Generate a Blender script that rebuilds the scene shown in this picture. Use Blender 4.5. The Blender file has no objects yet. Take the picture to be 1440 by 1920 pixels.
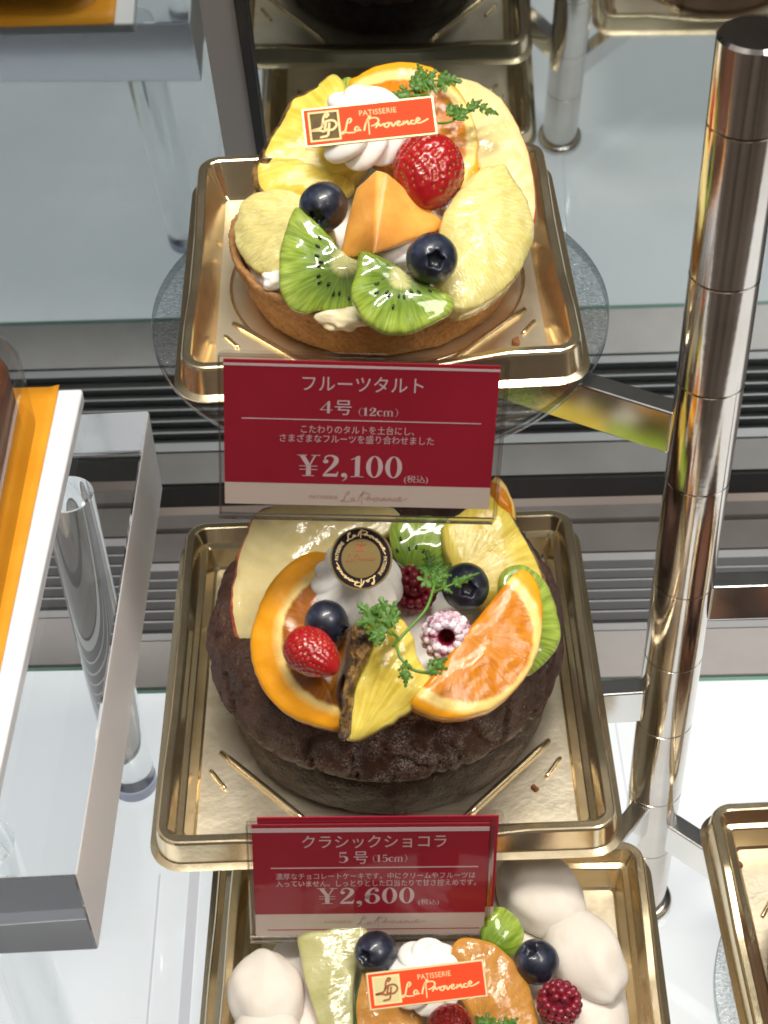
import bpy, bmesh, math, random
import numpy as np
from mathutils import Vector, Matrix, noise as mnoise

random.seed(7)
SC = bpy.context.scene
COL = SC.collection
PI = math.pi

# ------------------------------------------------------------------ camera
CF, CP, CR, CH = 2984.4, math.radians(43.4934), math.radians(2.7676), 0.7114
_f = np.array([0, math.cos(CP), -math.sin(CP)])
_u = np.array([0, math.sin(CP), math.cos(CP)])
_r = np.array([1.0, 0, 0])
CX = math.cos(CR) * _r - math.sin(CR) * _u
CY = math.sin(CR) * _r + math.cos(CR) * _u
CO = np.array([0, 0, CH])
cam = bpy.data.cameras.new('camera')
cam.sensor_fit = 'VERTICAL'
cam.sensor_height = 36.0
cam.lens = 36.0 * CF / 1920.0
cam.clip_start = 0.01
cam.clip_end = 60.0
cam.dof.use_dof = True; cam.dof.focus_distance = .66; cam.dof.aperture_fstop = 26.0
cam_o = bpy.data.objects.new('camera', cam)
COL.objects.link(cam_o)
m = Matrix.Identity(4)
for i in range(3):
    m[i][0] = CX[i]; m[i][1] = CY[i]; m[i][2] = -_f[i]; m[i][3] = CO[i]
cam_o.matrix_world = m
SC.camera = cam_o

# ------------------------------------------------------------------ world, lamps, exposure
W = bpy.data.worlds.new('World')
SC.world = W
W.use_nodes = True
nt = W.node_tree
bg = nt.nodes['Background']
tc = nt.nodes.new('ShaderNodeTexCoord')
sp = nt.nodes.new('ShaderNodeSeparateXYZ')
nt.links.new(tc.outputs['Generated'], sp.inputs[0])
rp = nt.nodes.new('ShaderNodeValToRGB')
mp = nt.nodes.new('ShaderNodeMapRange')
mp.inputs[1].default_value = -1; mp.inputs[2].default_value = 1
nt.links.new(sp.outputs['Z'], mp.inputs[0])
nt.links.new(mp.outputs[0], rp.inputs[0])
el = rp.color_ramp.elements
el[0].position = 0.0; el[0].color = (0.34, 0.29, 0.25, 1)
el[1].position = 1.0; el[1].color = (0.95, 0.93, 0.90, 1)
e = el.new(0.42); e.color = (0.36, 0.28, 0.22, 1)
e = el.new(0.58); e.color = (0.30, 0.24, 0.20, 1)
e = el.new(0.70); e.color = (0.55, 0.51, 0.48, 1)
wn = nt.nodes.new('ShaderNodeTexNoise'); wn.inputs['Scale'].default_value = 3.2; wn.inputs['Detail'].default_value = 2
nt.links.new(tc.outputs['Generated'], wn.inputs['Vector'])
wr = nt.nodes.new('ShaderNodeMapRange'); wr.inputs[1].default_value = .35; wr.inputs[2].default_value = .65; wr.inputs[3].default_value = .35; wr.inputs[4].default_value = 1.65
nt.links.new(wn.outputs['Fac'], wr.inputs[0])
wm = nt.nodes.new('ShaderNodeVectorMath'); wm.operation = 'SCALE'   # a shop room of lighter and darker patches
wy = nt.nodes.new('ShaderNodeMapRange'); wy.inputs[1].default_value = -.7; wy.inputs[2].default_value = .7; wy.inputs[3].default_value = .50; wy.inputs[4].default_value = 1.45
nt.links.new(sp.outputs['Y'], wy.inputs[0])
wmm = nt.nodes.new('ShaderNodeMath'); wmm.operation = 'MULTIPLY'
nt.links.new(wr.outputs[0], wmm.inputs[0]); nt.links.new(wy.outputs[0], wmm.inputs[1])
nt.links.new(rp.outputs[0], wm.inputs[0]); nt.links.new(wmm.outputs[0], wm.inputs['Scale'])
nt.links.new(wm.outputs[0], bg.inputs[0])
bg.inputs[1].default_value = 0.50

def area(name, loc, size, size_y, power, color, target):
    l = bpy.data.lights.new(name, 'AREA')
    l.shape = 'RECTANGLE'; l.size = size; l.size_y = size_y
    l.energy = power; l.color = color
    o = bpy.data.objects.new(name, l)
    COL.objects.link(o)
    o.location = loc
    d = Vector(target) - Vector(loc)
    o.rotation_euler = d.to_track_quat('-Z', 'Y').to_euler()
    return o
area('case_top_light', (0.05, 0.37, 1.75), 0.9, 0.12, 26.0, (1.0, 0.94, 0.85), (0.0, 0.47, 0.0))
area('shop_ceiling_light', (0.95, -0.45, 2.1), 0.6, 0.6, 19.0, (1.0, 0.94, 0.88), (0.0, 0.40, 0.2))
SC.view_settings.view_transform = 'Standard'
SC.view_settings.look = 'None'
SC.view_settings.gamma = 1.0
SC.view_settings.use_curve_mapping = False
SC.view_settings.exposure = 0.0
SC.cycles.use_denoising = True
SC.cycles.filter_width = 1.75
SC.cycles.max_bounces = 14
SC.cycles.transmission_bounces = 12
SC.cycles.transparent_max_bounces = 16
SC.cycles.glossy_bounces = 6
SC.cycles.sample_clamp_indirect = 6.0
SC.cycles.blur_glossy = 0.5

# ------------------------------------------------------------------ rays (photo pixel -> point at a chosen real height)
def ray(x, y): return _f + (x - 720) / CF * CX - (y - 960) / CF * CY
def at_z(x, y, z):
    d = ray(x, y); return CO + d * (z - CH) / d[2]
def at_pl(x, y, p, n):
    d = ray(x, y); return CO + d * ((p - CO) @ n) / (d @ n)
def nrm(v):
    v = np.array(v, float); return v / np.linalg.norm(v)

# ------------------------------------------------------------------ materials
def newmat(name):
    mt = bpy.data.materials.new(name); mt.use_nodes = True
    t = mt.node_tree
    return mt, t, t.nodes['Principled BSDF']
def N(t, typ, **kw):
    n = t.nodes.new(typ)
    for k, v in kw.items(): setattr(n, k, v)
    return n
def ramp(t, fac, stops):
    r = N(t, 'ShaderNodeValToRGB')
    el = r.color_ramp.elements
    el[0].position, el[0].color = stops[0][0], (*stops[0][1], 1)
    el[1].position, el[1].color = stops[-1][0], (*stops[-1][1], 1)
    for p, c in stops[1:-1]:
        e = el.new(p); e.color = (*c, 1)
    t.links.new(fac, r.inputs[0])
    return r.outputs[0]
def math_(t, op, a, b=None, c=None):
    n = N(t, 'ShaderNodeMath', operation=op)
    for i, v in enumerate((a, b, c)):
        if v is None: continue
        if isinstance(v, (int, float)): n.inputs[i].default_value = v
        else: t.links.new(v, n.inputs[i])
    return n.outputs[0]
def mixc(t, fac, a, b, typ='MIX'):
    n = N(t, 'ShaderNodeMix', data_type='RGBA', blend_type=typ)
    for sock, v in ((n.inputs['Factor'], fac), (n.inputs['A'], a), (n.inputs['B'], b)):
        ss = [x for x in n.inputs if x.name == sock.name and x.type == ('VALUE' if sock.name == 'Factor' else 'RGBA')]
        s = ss[0]
        if isinstance(v, (int, float)): s.default_value = v
        elif isinstance(v, tuple): s.default_value = (*v, 1)
        else: t.links.new(v, s)
    return [o for o in n.outputs if o.type == 'RGBA'][0]
def noise_(t, vec, scale, detail=5, rough=.55):
    n = N(t, 'ShaderNodeTexNoise'); n.inputs['Scale'].default_value = scale
    n.inputs['Detail'].default_value = detail; n.inputs['Roughness'].default_value = rough
    if vec is not None: t.links.new(vec, n.inputs['Vector'])
    return n.outputs['Fac']
def bump_(t, b, h, strength, dist=.001):
    n = N(t, 'ShaderNodeBump'); n.inputs['Strength'].default_value = strength
    n.inputs['Distance'].default_value = dist
    t.links.new(h, n.inputs['Height']); t.links.new(n.outputs[0], b.inputs['Normal'])
    return n
def objc(t): return N(t, 'ShaderNodeTexCoord').outputs['Object']
def mat(name, col, col2=None, scale=60, rough=.5, metal=0., bump=0., bscale=300, bdist=.001, sss=0., sssr=.004, coat=0., trans=0., ior=1.45, spec=.5, lo=.35, hi=.65, rvar=0.):
    mt, t, b = newmat(name)
    b.inputs['Base Color'].default_value = (*col, 1)
    b.inputs['Roughness'].default_value = rough
    b.inputs['Metallic'].default_value = metal
    b.inputs['IOR'].default_value = ior
    b.inputs['Specular IOR Level'].default_value = spec
    b.inputs['Coat Weight'].default_value = coat
    b.inputs['Coat Roughness'].default_value = .04
    b.inputs['Transmission Weight'].default_value = trans
    if sss:
        b.inputs['Subsurface Weight'].default_value = sss
        b.inputs['Subsurface Radius'].default_value = (1, .7, .45)
        b.inputs['Subsurface Scale'].default_value = sssr
    oc = objc(t)
    if col2 is not None:
        t.links.new(ramp(t, noise_(t, oc, scale), [(lo, col), (hi, col2)]), b.inputs['Base Color'])
    if rvar:
        t.links.new(math_(t, 'MULTIPLY_ADD', noise_(t, oc, 90, 6), rvar * 2, rough - rvar), b.inputs['Roughness'])
    if bump:
        bump_(t, b, noise_(t, oc, bscale, 6, .6), bump, bdist)
    return mt
def thin(name, tint=(1, 1, 1), gloss=.08, rough=.03, bump=0., bscale=150):
    """a thin clear sheet: mostly see-through, a Fresnel mirror on top"""
    mt = bpy.data.materials.new(name); mt.use_nodes = True
    t = mt.node_tree; t.nodes.remove(t.nodes['Principled BSDF'])
    out = t.nodes['Material Output']
    tr = N(t, 'ShaderNodeBsdfTransparent'); tr.inputs[0].default_value = (*tint, 1)
    gl = N(t, 'ShaderNodeBsdfGlossy'); gl.inputs['Roughness'].default_value = rough
    fr = N(t, 'ShaderNodeLayerWeight'); fr.inputs[0].default_value = .5
    mx = N(t, 'ShaderNodeMixShader')
    t.links.new(math_(t, 'MULTIPLY_ADD', math_(t, 'POWER', fr.outputs['Facing'], 5.0), .7, .018 + gloss), mx.inputs[0])
    t.links.new(tr.outputs[0], mx.inputs[1]); t.links.new(gl.outputs[0], mx.inputs[2])
    t.links.new(mx.outputs[0], out.inputs[0])
    if bump:
        bn = N(t, 'ShaderNodeBump'); bn.inputs['Strength'].default_value = bump; bn.inputs['Distance'].default_value = .001
        t.links.new(noise_(t, objc(t), bscale), bn.inputs['Height'])
        t.links.new(bn.outputs[0], gl.inputs['Normal']); t.links.new(bn.outputs[0], fr.inputs['Normal'])
    return mt
def uvpol(t):
    uv = N(t, 'ShaderNodeUVMap').outputs[0]
    s = N(t, 'ShaderNodeSeparateXYZ'); t.links.new(uv, s.inputs[0])
    r = math_(t, 'SQRT', math_(t, 'ADD', math_(t, 'MULTIPLY', s.outputs[0], s.outputs[0]), math_(t, 'MULTIPLY', s.outputs[1], s.outputs[1])))
    a = math_(t, 'ARCTAN2', s.outputs[1], s.outputs[0])
    return uv, r, a
def fruitbase(name, sss=.55, rough=.28, coat=.75):
    mt, t, b = newmat(name)
    b.inputs['Roughness'].default_value = rough
    b.inputs['Coat Weight'].default_value = coat
    b.inputs['Coat Roughness'].default_value = .03
    b.inputs['Subsurface Weight'].default_value = sss
    b.inputs['Subsurface Radius'].default_value = (1, .8, .4)
    b.inputs['Subsurface Scale'].default_value = .006
    b.inputs['Specular IOR Level'].default_value = .2
    return mt, t, b
def vec3(t, x, y, z=0.):
    n = N(t, 'ShaderNodeCombineXYZ')
    for i, v in enumerate((x, y, z)):
        if isinstance(v, (int, float)): n.inputs[i].default_value = v
        else: t.links.new(v, n.inputs[i])
    return n.outputs[0]
def coatbump(t, b, h, strength, dist=.001):
    n = N(t, 'ShaderNodeBump'); n.inputs['Strength'].default_value = strength; n.inputs['Distance'].default_value = dist
    t.links.new(h, n.inputs['Height']); t.links.new(n.outputs[0], b.inputs['Coat Normal']); t.links.new(n.outputs[0], b.inputs['Normal'])

def mk_kiwi(name, dark=1.0):
    mt, t, b = fruitbase(name)
    uv, r, a = uvpol(t)
    ca, sa = math_(t, 'COSINE', a), math_(t, 'SINE', a)
    streak = noise_(t, vec3(t, math_(t, 'MULTIPLY', ca, 9), math_(t, 'MULTIPLY', sa, 9), math_(t, 'MULTIPLY', r, 1.2)), 2.2, 3)
    c1 = ramp(t, r, [(0., (.68, .66, .32)), (.17, (.62, .62, .27)), (.25, (.17, .27, .035)), (.5, (.20, .33, .035)), (.8, (.33, .46, .06)), (1.0, (.36, .47, .08))])
    c2 = ramp(t, streak, [(.35, (.55, .6, .5)), (.65, (1.15, 1.1, 1.15))])
    c = mixc(t, 1.0, c1, c2, 'MULTIPLY')
    c = mixc(t, 1.0, c, (dark, dark, dark), 'MULTIPLY')
    t.links.new(c, b.inputs['Base Color'])
    coatbump(t, b, noise_(t, objc(t), 110, 3), .08, .0012)
    return mt
def mk_orange(name, k=1.0, seg=9, kp=1.0):
    mt, t, b = fruitbase(name, .25, .3, .5)
    uv, r, a = uvpol(t)
    oc = objc(t)
    tri = math_(t, 'ABSOLUTE', math_(t, 'SUBTRACT', math_(t, 'FRACT', math_(t, 'MULTIPLY', a, seg / (2 * PI))), .5))
    memb = math_(t, 'MULTIPLY', math_(t, 'SUBTRACT', .5, tri), r)
    mem = ramp(t, memb, [(.008, (1, 1, 1)), (.035, (0, 0, 0))])
    ca, sa = math_(t, 'COSINE', a), math_(t, 'SINE', a)
    ves = noise_(t, vec3(t, math_(t, 'MULTIPLY', ca, 14), math_(t, 'MULTIPLY', sa, 14), math_(t, 'MULTIPLY', r, 5)), 1.6, 4)
    pulp = ramp(t, ves, [(.3, (.48 * k, .15 * k, .002)), (.55, (.62 * k, .21 * k, .003)), (.78, (.72 * k, .28 * k, .010))])
    if kp != 1: pulp = mixc(t, 1.0, pulp, (kp, kp * .9, kp), 'MULTIPLY')
    pulp = mixc(t, math_(t, 'MULTIPLY', mem, .22), pulp, (.85 * k, .44 * k, .07))
    rj = math_(t, 'ADD', r, math_(t, 'MULTIPLY', math_(t, 'SUBTRACT', noise_(t, oc, 240, 3), .5), .05))
    f = ramp(t, rj, [(.80, (0, 0, 0)), (.845, (1, 1, 1))])
    c = mixc(t, f, pulp, (.88 * k, .66 * k, .22))
    f2 = ramp(t, rj, [(.93, (0, 0, 0)), (.985, (1, 1, 1))])
    c = mixc(t, f2, c, (.85 * k, .36 * k, .012))
    t.links.new(c, b.inputs['Base Color'])
    coatbump(t, b, math_(t, 'ADD', noise_(t, oc, 190, 3), math_(t, 'MULTIPLY', ves, .6)), .20, .0014)
    return mt
def mk_fiber(name, ca_, cb_, k=12, bump=.5, rough=.3, stretch=1.2, sss=.4, edge=None):
    mt, t, b = fruitbase(name, sss=sss, rough=rough)
    uv, r, a = uvpol(t)
    oc = objc(t)
    ca, sa = math_(t, 'COSINE', a), math_(t, 'SINE', a)
    st = noise_(t, vec3(t, math_(t, 'MULTIPLY', ca, k), math_(t, 'MULTIPLY', sa, k), math_(t, 'MULTIPLY', r, stretch)), 1.3, 5)
    big = noise_(t, oc, 55, 3)
    c = ramp(t, math_(t, 'ADD', math_(t, 'MULTIPLY', st, .6), math_(t, 'MULTIPLY', big, .4)), [(.36, ca_), (.62, cb_)])
    if edge:
        c = mixc(t, ramp(t, r, [(edge[0], (0, 0, 0)), (edge[1], (1, 1, 1))]), c, edge[2])
    t.links.new(c, b.inputs['Base Color'])
    coatbump(t, b, math_(t, 'ADD', math_(t, 'MULTIPLY', st, .8), noise_(t, oc, 220, 3)), bump, .0015)
    return mt
M = {}
M['kiwi'] = mk_kiwi('kiwi_flesh')
M['kiwi_dim'] = M['kiwi']
M['kiwi_skin'] = mat('kiwi_cut_edge', (.30, .42, .05), (.36, .5, .09), 200, .25, coat=.6, sss=.3, bump=.3)
M['seed'] = mat('kiwi_seed', (.012, .008, .008), rough=.25)
M['orange'] = mk_orange('orange_flesh')
M['orange_rind'] = mat('orange_rind', (.80, .30, .010), (.88, .40, .018), 120, .32, coat=.4, sss=.15, bump=.35, bscale=900, bdist=.0006)
M['pine'] = mk_fiber('pineapple_flesh', (.62, .46, .045), (.83, .68, .15), 12, .3, .35)
M['pine_rind'] = mat('pineapple_rind', (.045, .022, .010), (.34, .19, .05), 210, .4, coat=.35, bump=1.0, bscale=260, bdist=.003, lo=.42, hi=.62)
def mk_pomelo():
    mt, t, b = fruitbase('pale_citrus_flesh', .5, .2)
    uv, r, a = uvpol(t); oc = objc(t)
    mpn = N(t, 'ShaderNodeMapping'); mpn.inputs['Scale'].default_value = (1, 1, 1)
    w = noise_(t, oc, 60, 3)
    v = N(t, 'ShaderNodeTexVoronoi'); v.inputs['Scale'].default_value = 11.0
    t.links.new(vec3(t, math_(t, 'MULTIPLY_ADD', w, .5, math_(t, 'MULTIPLY', a, 3.2)), math_(t, 'MULTIPLY', r, .9), w), v.inputs['Vector'])
    sac = v.outputs['Distance']
    n2 = noise_(t, oc, 300, 4)
    c = ramp(t, math_(t, 'ADD', math_(t, 'MULTIPLY', sac, .55), math_(t, 'MULTIPLY', w, .6)), [(.25, (.79, .72, .36)), (.5, (.74, .66, .28)), (.78, (.66, .57, .18))])
    t.links.new(c, b.inputs['Base Color'])
    coatbump(t, b, math_(t, 'ADD', math_(t, 'MULTIPLY', sac, -1.0), math_(t, 'MULTIPLY', n2, .4)), .26, .0012)
    return mt
M['pomelo'] = mk_pomelo()
M['apple'] = mk_fiber('apple_flesh', (.70, .57, .25), (.78, .66, .34), 6, .3, .25, 1., .45)
M['apple_skin'] = mat('apple_skin', (.30, .02, .02), (.55, .18, .06), 150, .25, coat=.5, sss=.1)
M['melon'] = mat('melon_flesh', (.80, .32, .055), (.90, .46, .10), 70, .3, coat=.45, sss=.45, bump=.35, bscale=240)
M['green_melon'] = mk_fiber('green_melon_flesh', (.42, .40, .16), (.53, .51, .26), 6, .3, .3)
M['green_rind'] = mat('melon_rind', (.02, .07, .012), (.06, .16, .03), 200, .4)
M['orange_melon'] = mk_fiber('orange_melon_flesh', (.44, .19, .03), (.58, .29, .06), 6, .3, .3)
M['cream'] = mat('whipped_cream', (.88, .85, .79), (.91, .89, .84), 80, .55, sss=.35, sssr=.005, bump=.12, bscale=350)
M['custard'] = mat('custard_cream', (.80, .70, .42), (.86, .80, .58), 90, .4, sss=.3, bump=.2)
M['meringue'] = mat('soft_cream', (.70, .64, .56), (.76, .71, .64), 60, .7, sss=.3, sssr=.005, bump=.1, bscale=500)
M['tart'] = mat('baked_crust', (.31, .145, .048), (.50, .265, .098), 55, .7, bump=.7, bscale=400, bdist=.003, lo=.3, hi=.7)
def crust_detail():
    t = M['tart'].node_tree; b = t.nodes['Principled BSDF']
    src = b.inputs['Base Color'].links[0].from_socket
    sp_ = ramp(t, noise_(t, objc(t), 620, 4, .7), [(.36, (.74, .70, .66)), (.5, (1, 1, 1)), (.66, (1.2, 1.2, 1.15))])
    t.links.new(mixc(t, 1.0, src, sp_, 'MULTIPLY'), b.inputs['Base Color'])
crust_detail()
M['leaf'] = mat('chervil_leaf', (.030, .10, .010), (.13, .28, .035), 95, .45, sss=.15, bump=.3)
M['stem'] = mat('chervil_stem', (.10, .22, .03), rough=.4)
M['gold'] = mat('gold_plastic', (.84, .69, .44), (.89, .75, .51), 35, .19, .95, bump=.10, bscale=60, bdist=.0012, rvar=.05)
M['gold_floor'] = mat('gold_foil_base', (.80, .71, .53), (.86, .78, .61), 45, .42, .9, bump=.25, bscale=380, bdist=.0006, rvar=.08)
M['white'] = mat('white_acrylic', (.82, .82, .84), rough=.22)
M['paper'] = mat('orange_paper', (.74, .29, .012), (.80, .35, .02), 30, .5, bump=.1)
M['red'] = mat('red_card', (.34, .013, .032), (.39, .018, .040), 20, .55, spec=.25)
M['card'] = mat('cream_card', (.68, .58, .50), (.72, .63, .55), 20, .5)
M['ink'] = mat('pink_white_ink', (.74, .58, .60), rough=.5)
M['faint'] = mat('faint_pink_ink', (.58, .36, .27), rough=.5)
M['plaque'] = mat('red_plaque', (.80, .065, .018), rough=.65, spec=.15)
M['goldink'] = mat('gold_ink', (.86, .62, .30), rough=.6, spec=.2)
M['goldpaper'] = mat('gold_paper', (.80, .64, .34), rough=.35, metal=.5)
M['olive'] = mat('dark_gold_square', (.10, .070, .028), (.15, .105, .045), 300, .65, spec=.15)
M['palegold'] = mat('pale_gold_square', (.62, .54, .27), rough=.6, spec=.2)
M['brownink'] = mat('brown_ink', (.30, .085, .025), rough=.4)
M['black'] = mat('black_label', (.012, .010, .012), rough=.6, spec=.12)
M['goldseal'] = mat('gold_seal', (.36, .26, .11), rough=.30, metal=1.)
M['chrome'] = mat('chrome_tube', (.62, .57, .52), (.72, .68, .64), 30, rough=.12, metal=1., bump=.05, bscale=160, rvar=.06)
M['groove'] = mat('dark_joint', (.03, .025, .02), rough=.5)
M['brushed'] = mat('brushed_bar', (.80, .79, .78), rough=.16, metal=1., rvar=.05)
M['grille'] = mat('grey_grille', (.040, .039, .040), (.05, .048, .048), 30, .5, metal=.2)
M['grille_light'] = mat('grey_grille_edge', (.50, .51, .53), rough=.4, metal=.3)
M['slot'] = mat('black_slot', (.008, .008, .008), rough=.6)
M['panel'] = mat('grey_metal_panel', (.24, .225, .22), (.28, .265, .26), 25, .38, metal=.4)
M['strip'] = mat('pale_metal_strip', (.50, .475, .47), (.56, .535, .53), 25, .35, metal=.3)
M['mirror'] = mat('smoked_mirror', (.39, .425, .43), (.42, .45, .455), 8, .03, 1., rvar=.015)
M['frame'] = mat('grey_door_frame', (.26, .25, .245), rough=.5, metal=.2)
M['gasket'] = mat('black_gasket', (.008, .008, .008), rough=.5)
M['floor'] = mat('white_floor_plate', (.46, .48, .49), (.50, .515, .52), 14, .12, spec=.5)
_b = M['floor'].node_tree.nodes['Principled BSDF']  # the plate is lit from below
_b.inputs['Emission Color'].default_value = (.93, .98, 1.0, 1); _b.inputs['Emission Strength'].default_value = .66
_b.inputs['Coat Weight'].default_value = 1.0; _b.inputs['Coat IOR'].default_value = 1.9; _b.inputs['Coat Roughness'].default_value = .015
M['seam'] = mat('grey_seam', (.42, .43, .46), rough=.3)
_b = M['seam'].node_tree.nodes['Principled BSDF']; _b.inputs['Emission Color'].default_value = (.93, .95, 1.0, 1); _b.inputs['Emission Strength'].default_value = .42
M['green_edge'] = mat('green_glass_edge', (.18, .34, .28), rough=.2)
M['blue_edge'] = mat('blue_grey_edge', (.24, .28, .44), rough=.4)
M['acrylic'] = mat('clear_acrylic', (.97, .98, .99), rough=.0, trans=1., ior=1.49)
M['tube_acrylic'] = mat('clear_acrylic_tube', (.96, .985, .98), rough=.0, trans=1., ior=1.49)
M['satin'] = mat('satin_acrylic_edge', (.88, .87, .90), rough=.38, trans=.12, ior=1.3, sss=.3, sssr=.01)
M['satin_blue'] = mat('satin_blue_edge', (.74, .76, .88), rough=.25, trans=.75, ior=1.3)
M['clear_edge'] = thin('clear_sleeve_edge', (.80, .79, .79), .22, .1)
M['glass'] = thin('clear_disc_glass', (.86, .89, .91), .06, .12, 1.0, 420)
def wrinkle():
    t = M['glass'].node_tree; tr = [n for n in t.nodes if n.type == 'BSDF_TRANSPARENT'][0]
    mp_ = N(t, 'ShaderNodeMapping'); mp_.inputs['Scale'].default_value = (1, 1.8, 1); t.links.new(objc(t), mp_.inputs[0])
    n1 = noise_(t, mp_.outputs[0], 330, 3, .6)
    rid = math_(t, 'ABSOLUTE', math_(t, 'SUBTRACT', n1, .5))
    t.links.new(ramp(t, rid, [(.0, (.62, .65, .66)), (.035, (.88, .90, .91)), (.12, (.96, .97, .98))]), tr.inputs[0])
wrinkle()
M['glass_edge'] = thin('clear_disc_edge', (.55, .60, .62), .15, .1)
M['film'] = thin('clear_film', (.93, .93, .93), .06, .04, .25, 40)
M['sleeve'] = thin('clear_sleeve', (.95, .94, .94), .0, .04)
M['straw'] = mat('strawberry_flesh', (.30, .006, .010), (.44, .014, .014), 70, .25, coat=.5, sss=.3, bump=.25, bscale=260)
M['achene'] = mat('strawberry_seed', (.45, .20, .05), rough=.4)
M['rasp'] = mat('raspberry_flesh', (.16, .006, .018), (.24, .010, .028), 150, .35, coat=.3, sss=.25)
M['fuzz'] = M['rasp']
M['crumb'] = mat('brown_crumb', (.16, .06, .02), (.25, .1, .04), 400, .8)
M['loaf'] = mat('brown_loaf', (.10, .035, .015), (.15, .055, .025), 60, .5, bump=.3)
M['dark_choc'] = mat('dark_chocolate', (.020, .009, .006), (.032, .015, .010), 90, .55, bump=.5, bscale=300)
def mk_blue():
    mt, t, b = newmat('blueberry_skin')
    oc = objc(t)
    bl = noise_(t, oc, 110, 4)
    c = ramp(t, bl, [(.38, (.006, .007, .014)), (.55, (.020, .027, .052)), (.72, (.075, .095, .16))])
    t.links.new(c, b.inputs['Base Color'])
    b.inputs['Roughness'].default_value = .38
    b.inputs['Coat Weight'].default_value = .35; b.inputs['Coat Roughness'].default_value = .08
    bump_(t, b, noise_(t, oc, 160, 4), .35, .0008)
    return mt
M['blue'] = mk_blue()
def mk_choc(name, fx, fy, sugar, k=1.):
    """chocolate sponge with pits and a dusting of sugar around a point of the cake (object space)"""
    mt, t, b = newmat(name)
    oc = objc(t)
    n1 = noise_(t, oc, 70, 6, .6)
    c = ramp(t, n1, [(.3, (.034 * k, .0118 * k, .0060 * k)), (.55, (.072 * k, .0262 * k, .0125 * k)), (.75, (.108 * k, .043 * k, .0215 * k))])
    d = N(t, 'ShaderNodeVectorMath', operation='DISTANCE'); t.links.new(oc, d.inputs[0]); d.inputs[1].default_value = (fx, fy, .052)
    near = ramp(t, d.outputs['Value'], [(.010, (1, 1, 1)), (.046, (.20, .20, .20)), (.12, (.12, .12, .12))])
    fine = ramp(t, noise_(t, oc, 1500, 3, .7), [(.48, (0, 0, 0)), (.60, (1, 1, 1))])
    blot = ramp(t, noise_(t, oc, 130, 4), [(.4, (0, 0, 0)), (.62, (1, 1, 1))])
    s = math_(t, 'MULTIPLY', math_(t, 'MULTIPLY', near, fine), math_(t, 'MULTIPLY', blot, sugar))
    t.links.new(mixc(t, s, c, (.55, .49, .45)), b.inputs['Base Color'])
    b.inputs['Roughness'].default_value = .55
    v = N(t, 'ShaderNodeTexVoronoi'); v.inputs['Scale'].default_value = 330; t.links.new(oc, v.inputs['Vector'])
    pit = ramp(t, v.outputs['Distance'], [(.05, (0, 0, 0)), (.35, (1, 1, 1))])
    bump_(t, b, math_(t, 'ADD', math_(t, 'MULTIPLY', pit, .5), noise_(t, oc, 230, 6, .65)), .9, .0016)
    return mt
M['choc'] = mk_choc('chocolate_sponge', .008, -.068, .9)
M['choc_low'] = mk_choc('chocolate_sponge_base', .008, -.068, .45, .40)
def mk_powder():
    mt, t, b = newmat('sugared_raspberry')
    oc = objc(t)
    n = noise_(t, oc, 330, 5, .65)
    c = ramp(t, n, [(.36, (.22, .02, .05)), (.47, (.60, .42, .50)), (.62, (.82, .78, .82))])
    t.links.new(c, b.inputs['Base Color']); b.inputs['Roughness'].default_value = .7
    bump_(t, b, noise_(t, oc, 700, 4), .6, .001)
    return mt
M['powder'] = mk_powder()

# ------------------------------------------------------------------ object helpers
def obj(name, verts, faces, mats, parent=None, origin=None, smooth=True, midx=None, uv=None, recalc=True):
    verts = np.asarray(verts, float)
    if origin is None:
        origin = np.array(parent.location) if parent is not None else np.array([*(verts.min(0)[:2] + verts.max(0)[:2]) / 2, verts.min(0)[2]])
    me = bpy.data.meshes.new(name)
    me.from_pydata((verts - origin).tolist(), [], faces)
    if not isinstance(mats, (list, tuple)): mats = [mats]
    for mm in mats: me.materials.append(mm)
    if midx is not None: me.polygons.foreach_set('material_index', midx)
    me.polygons.foreach_set('use_smooth', [smooth] * len(me.polygons))
    if uv is not None:
        l = me.uv_layers.new(name='UVMap')
        li = np.empty(len(me.loops), np.int32); me.loops.foreach_get('vertex_index', li)
        l.data.foreach_set('uv', np.asarray(uv)[li].ravel())
    if recalc:
        bm = bmesh.new(); bm.from_mesh(me)
        bmesh.ops.recalc_face_normals(bm, faces=bm.faces)
        bm.to_mesh(me); bm.free()
    me.update()
    o = bpy.data.objects.new(name, me); COL.objects.link(o)
    if parent is not None:
        o.parent = parent
        if np.abs(origin - np.array(parent.location)).max() > 1e-9: o.location = origin - np.array(parent.location)
    else: o.location = origin
    return o
def tag(o, label, cat, group=None):
    o['label'] = label; o['category'] = cat
    if group: o['group'] = group
    return o
def struct(o):
    o['kind'] = 'structure'; return o
def empty(name, loc, label, cat, group=None, rz=0.):
    o = bpy.data.objects.new(name, None); COL.objects.link(o)
    o.location = loc; o.rotation_euler = (0, 0, rz); o.empty_display_size = .02
    return tag(o, label, cat, group)
def copy_tree(o, parent=None):
    c = o.copy(); COL.objects.link(c)
    if parent is not None: c.parent = parent
    for ch in list(o.children): copy_tree(ch, c)
    return c
def sharp(o, ang=40):
    bm = bmesh.new(); bm.from_mesh(o.data)
    for e in bm.edges:
        if len(e.link_faces) == 2 and e.calc_face_angle(0) > math.radians(ang): e.smooth = False
    bm.to_mesh(o.data); bm.free(); return o
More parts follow.
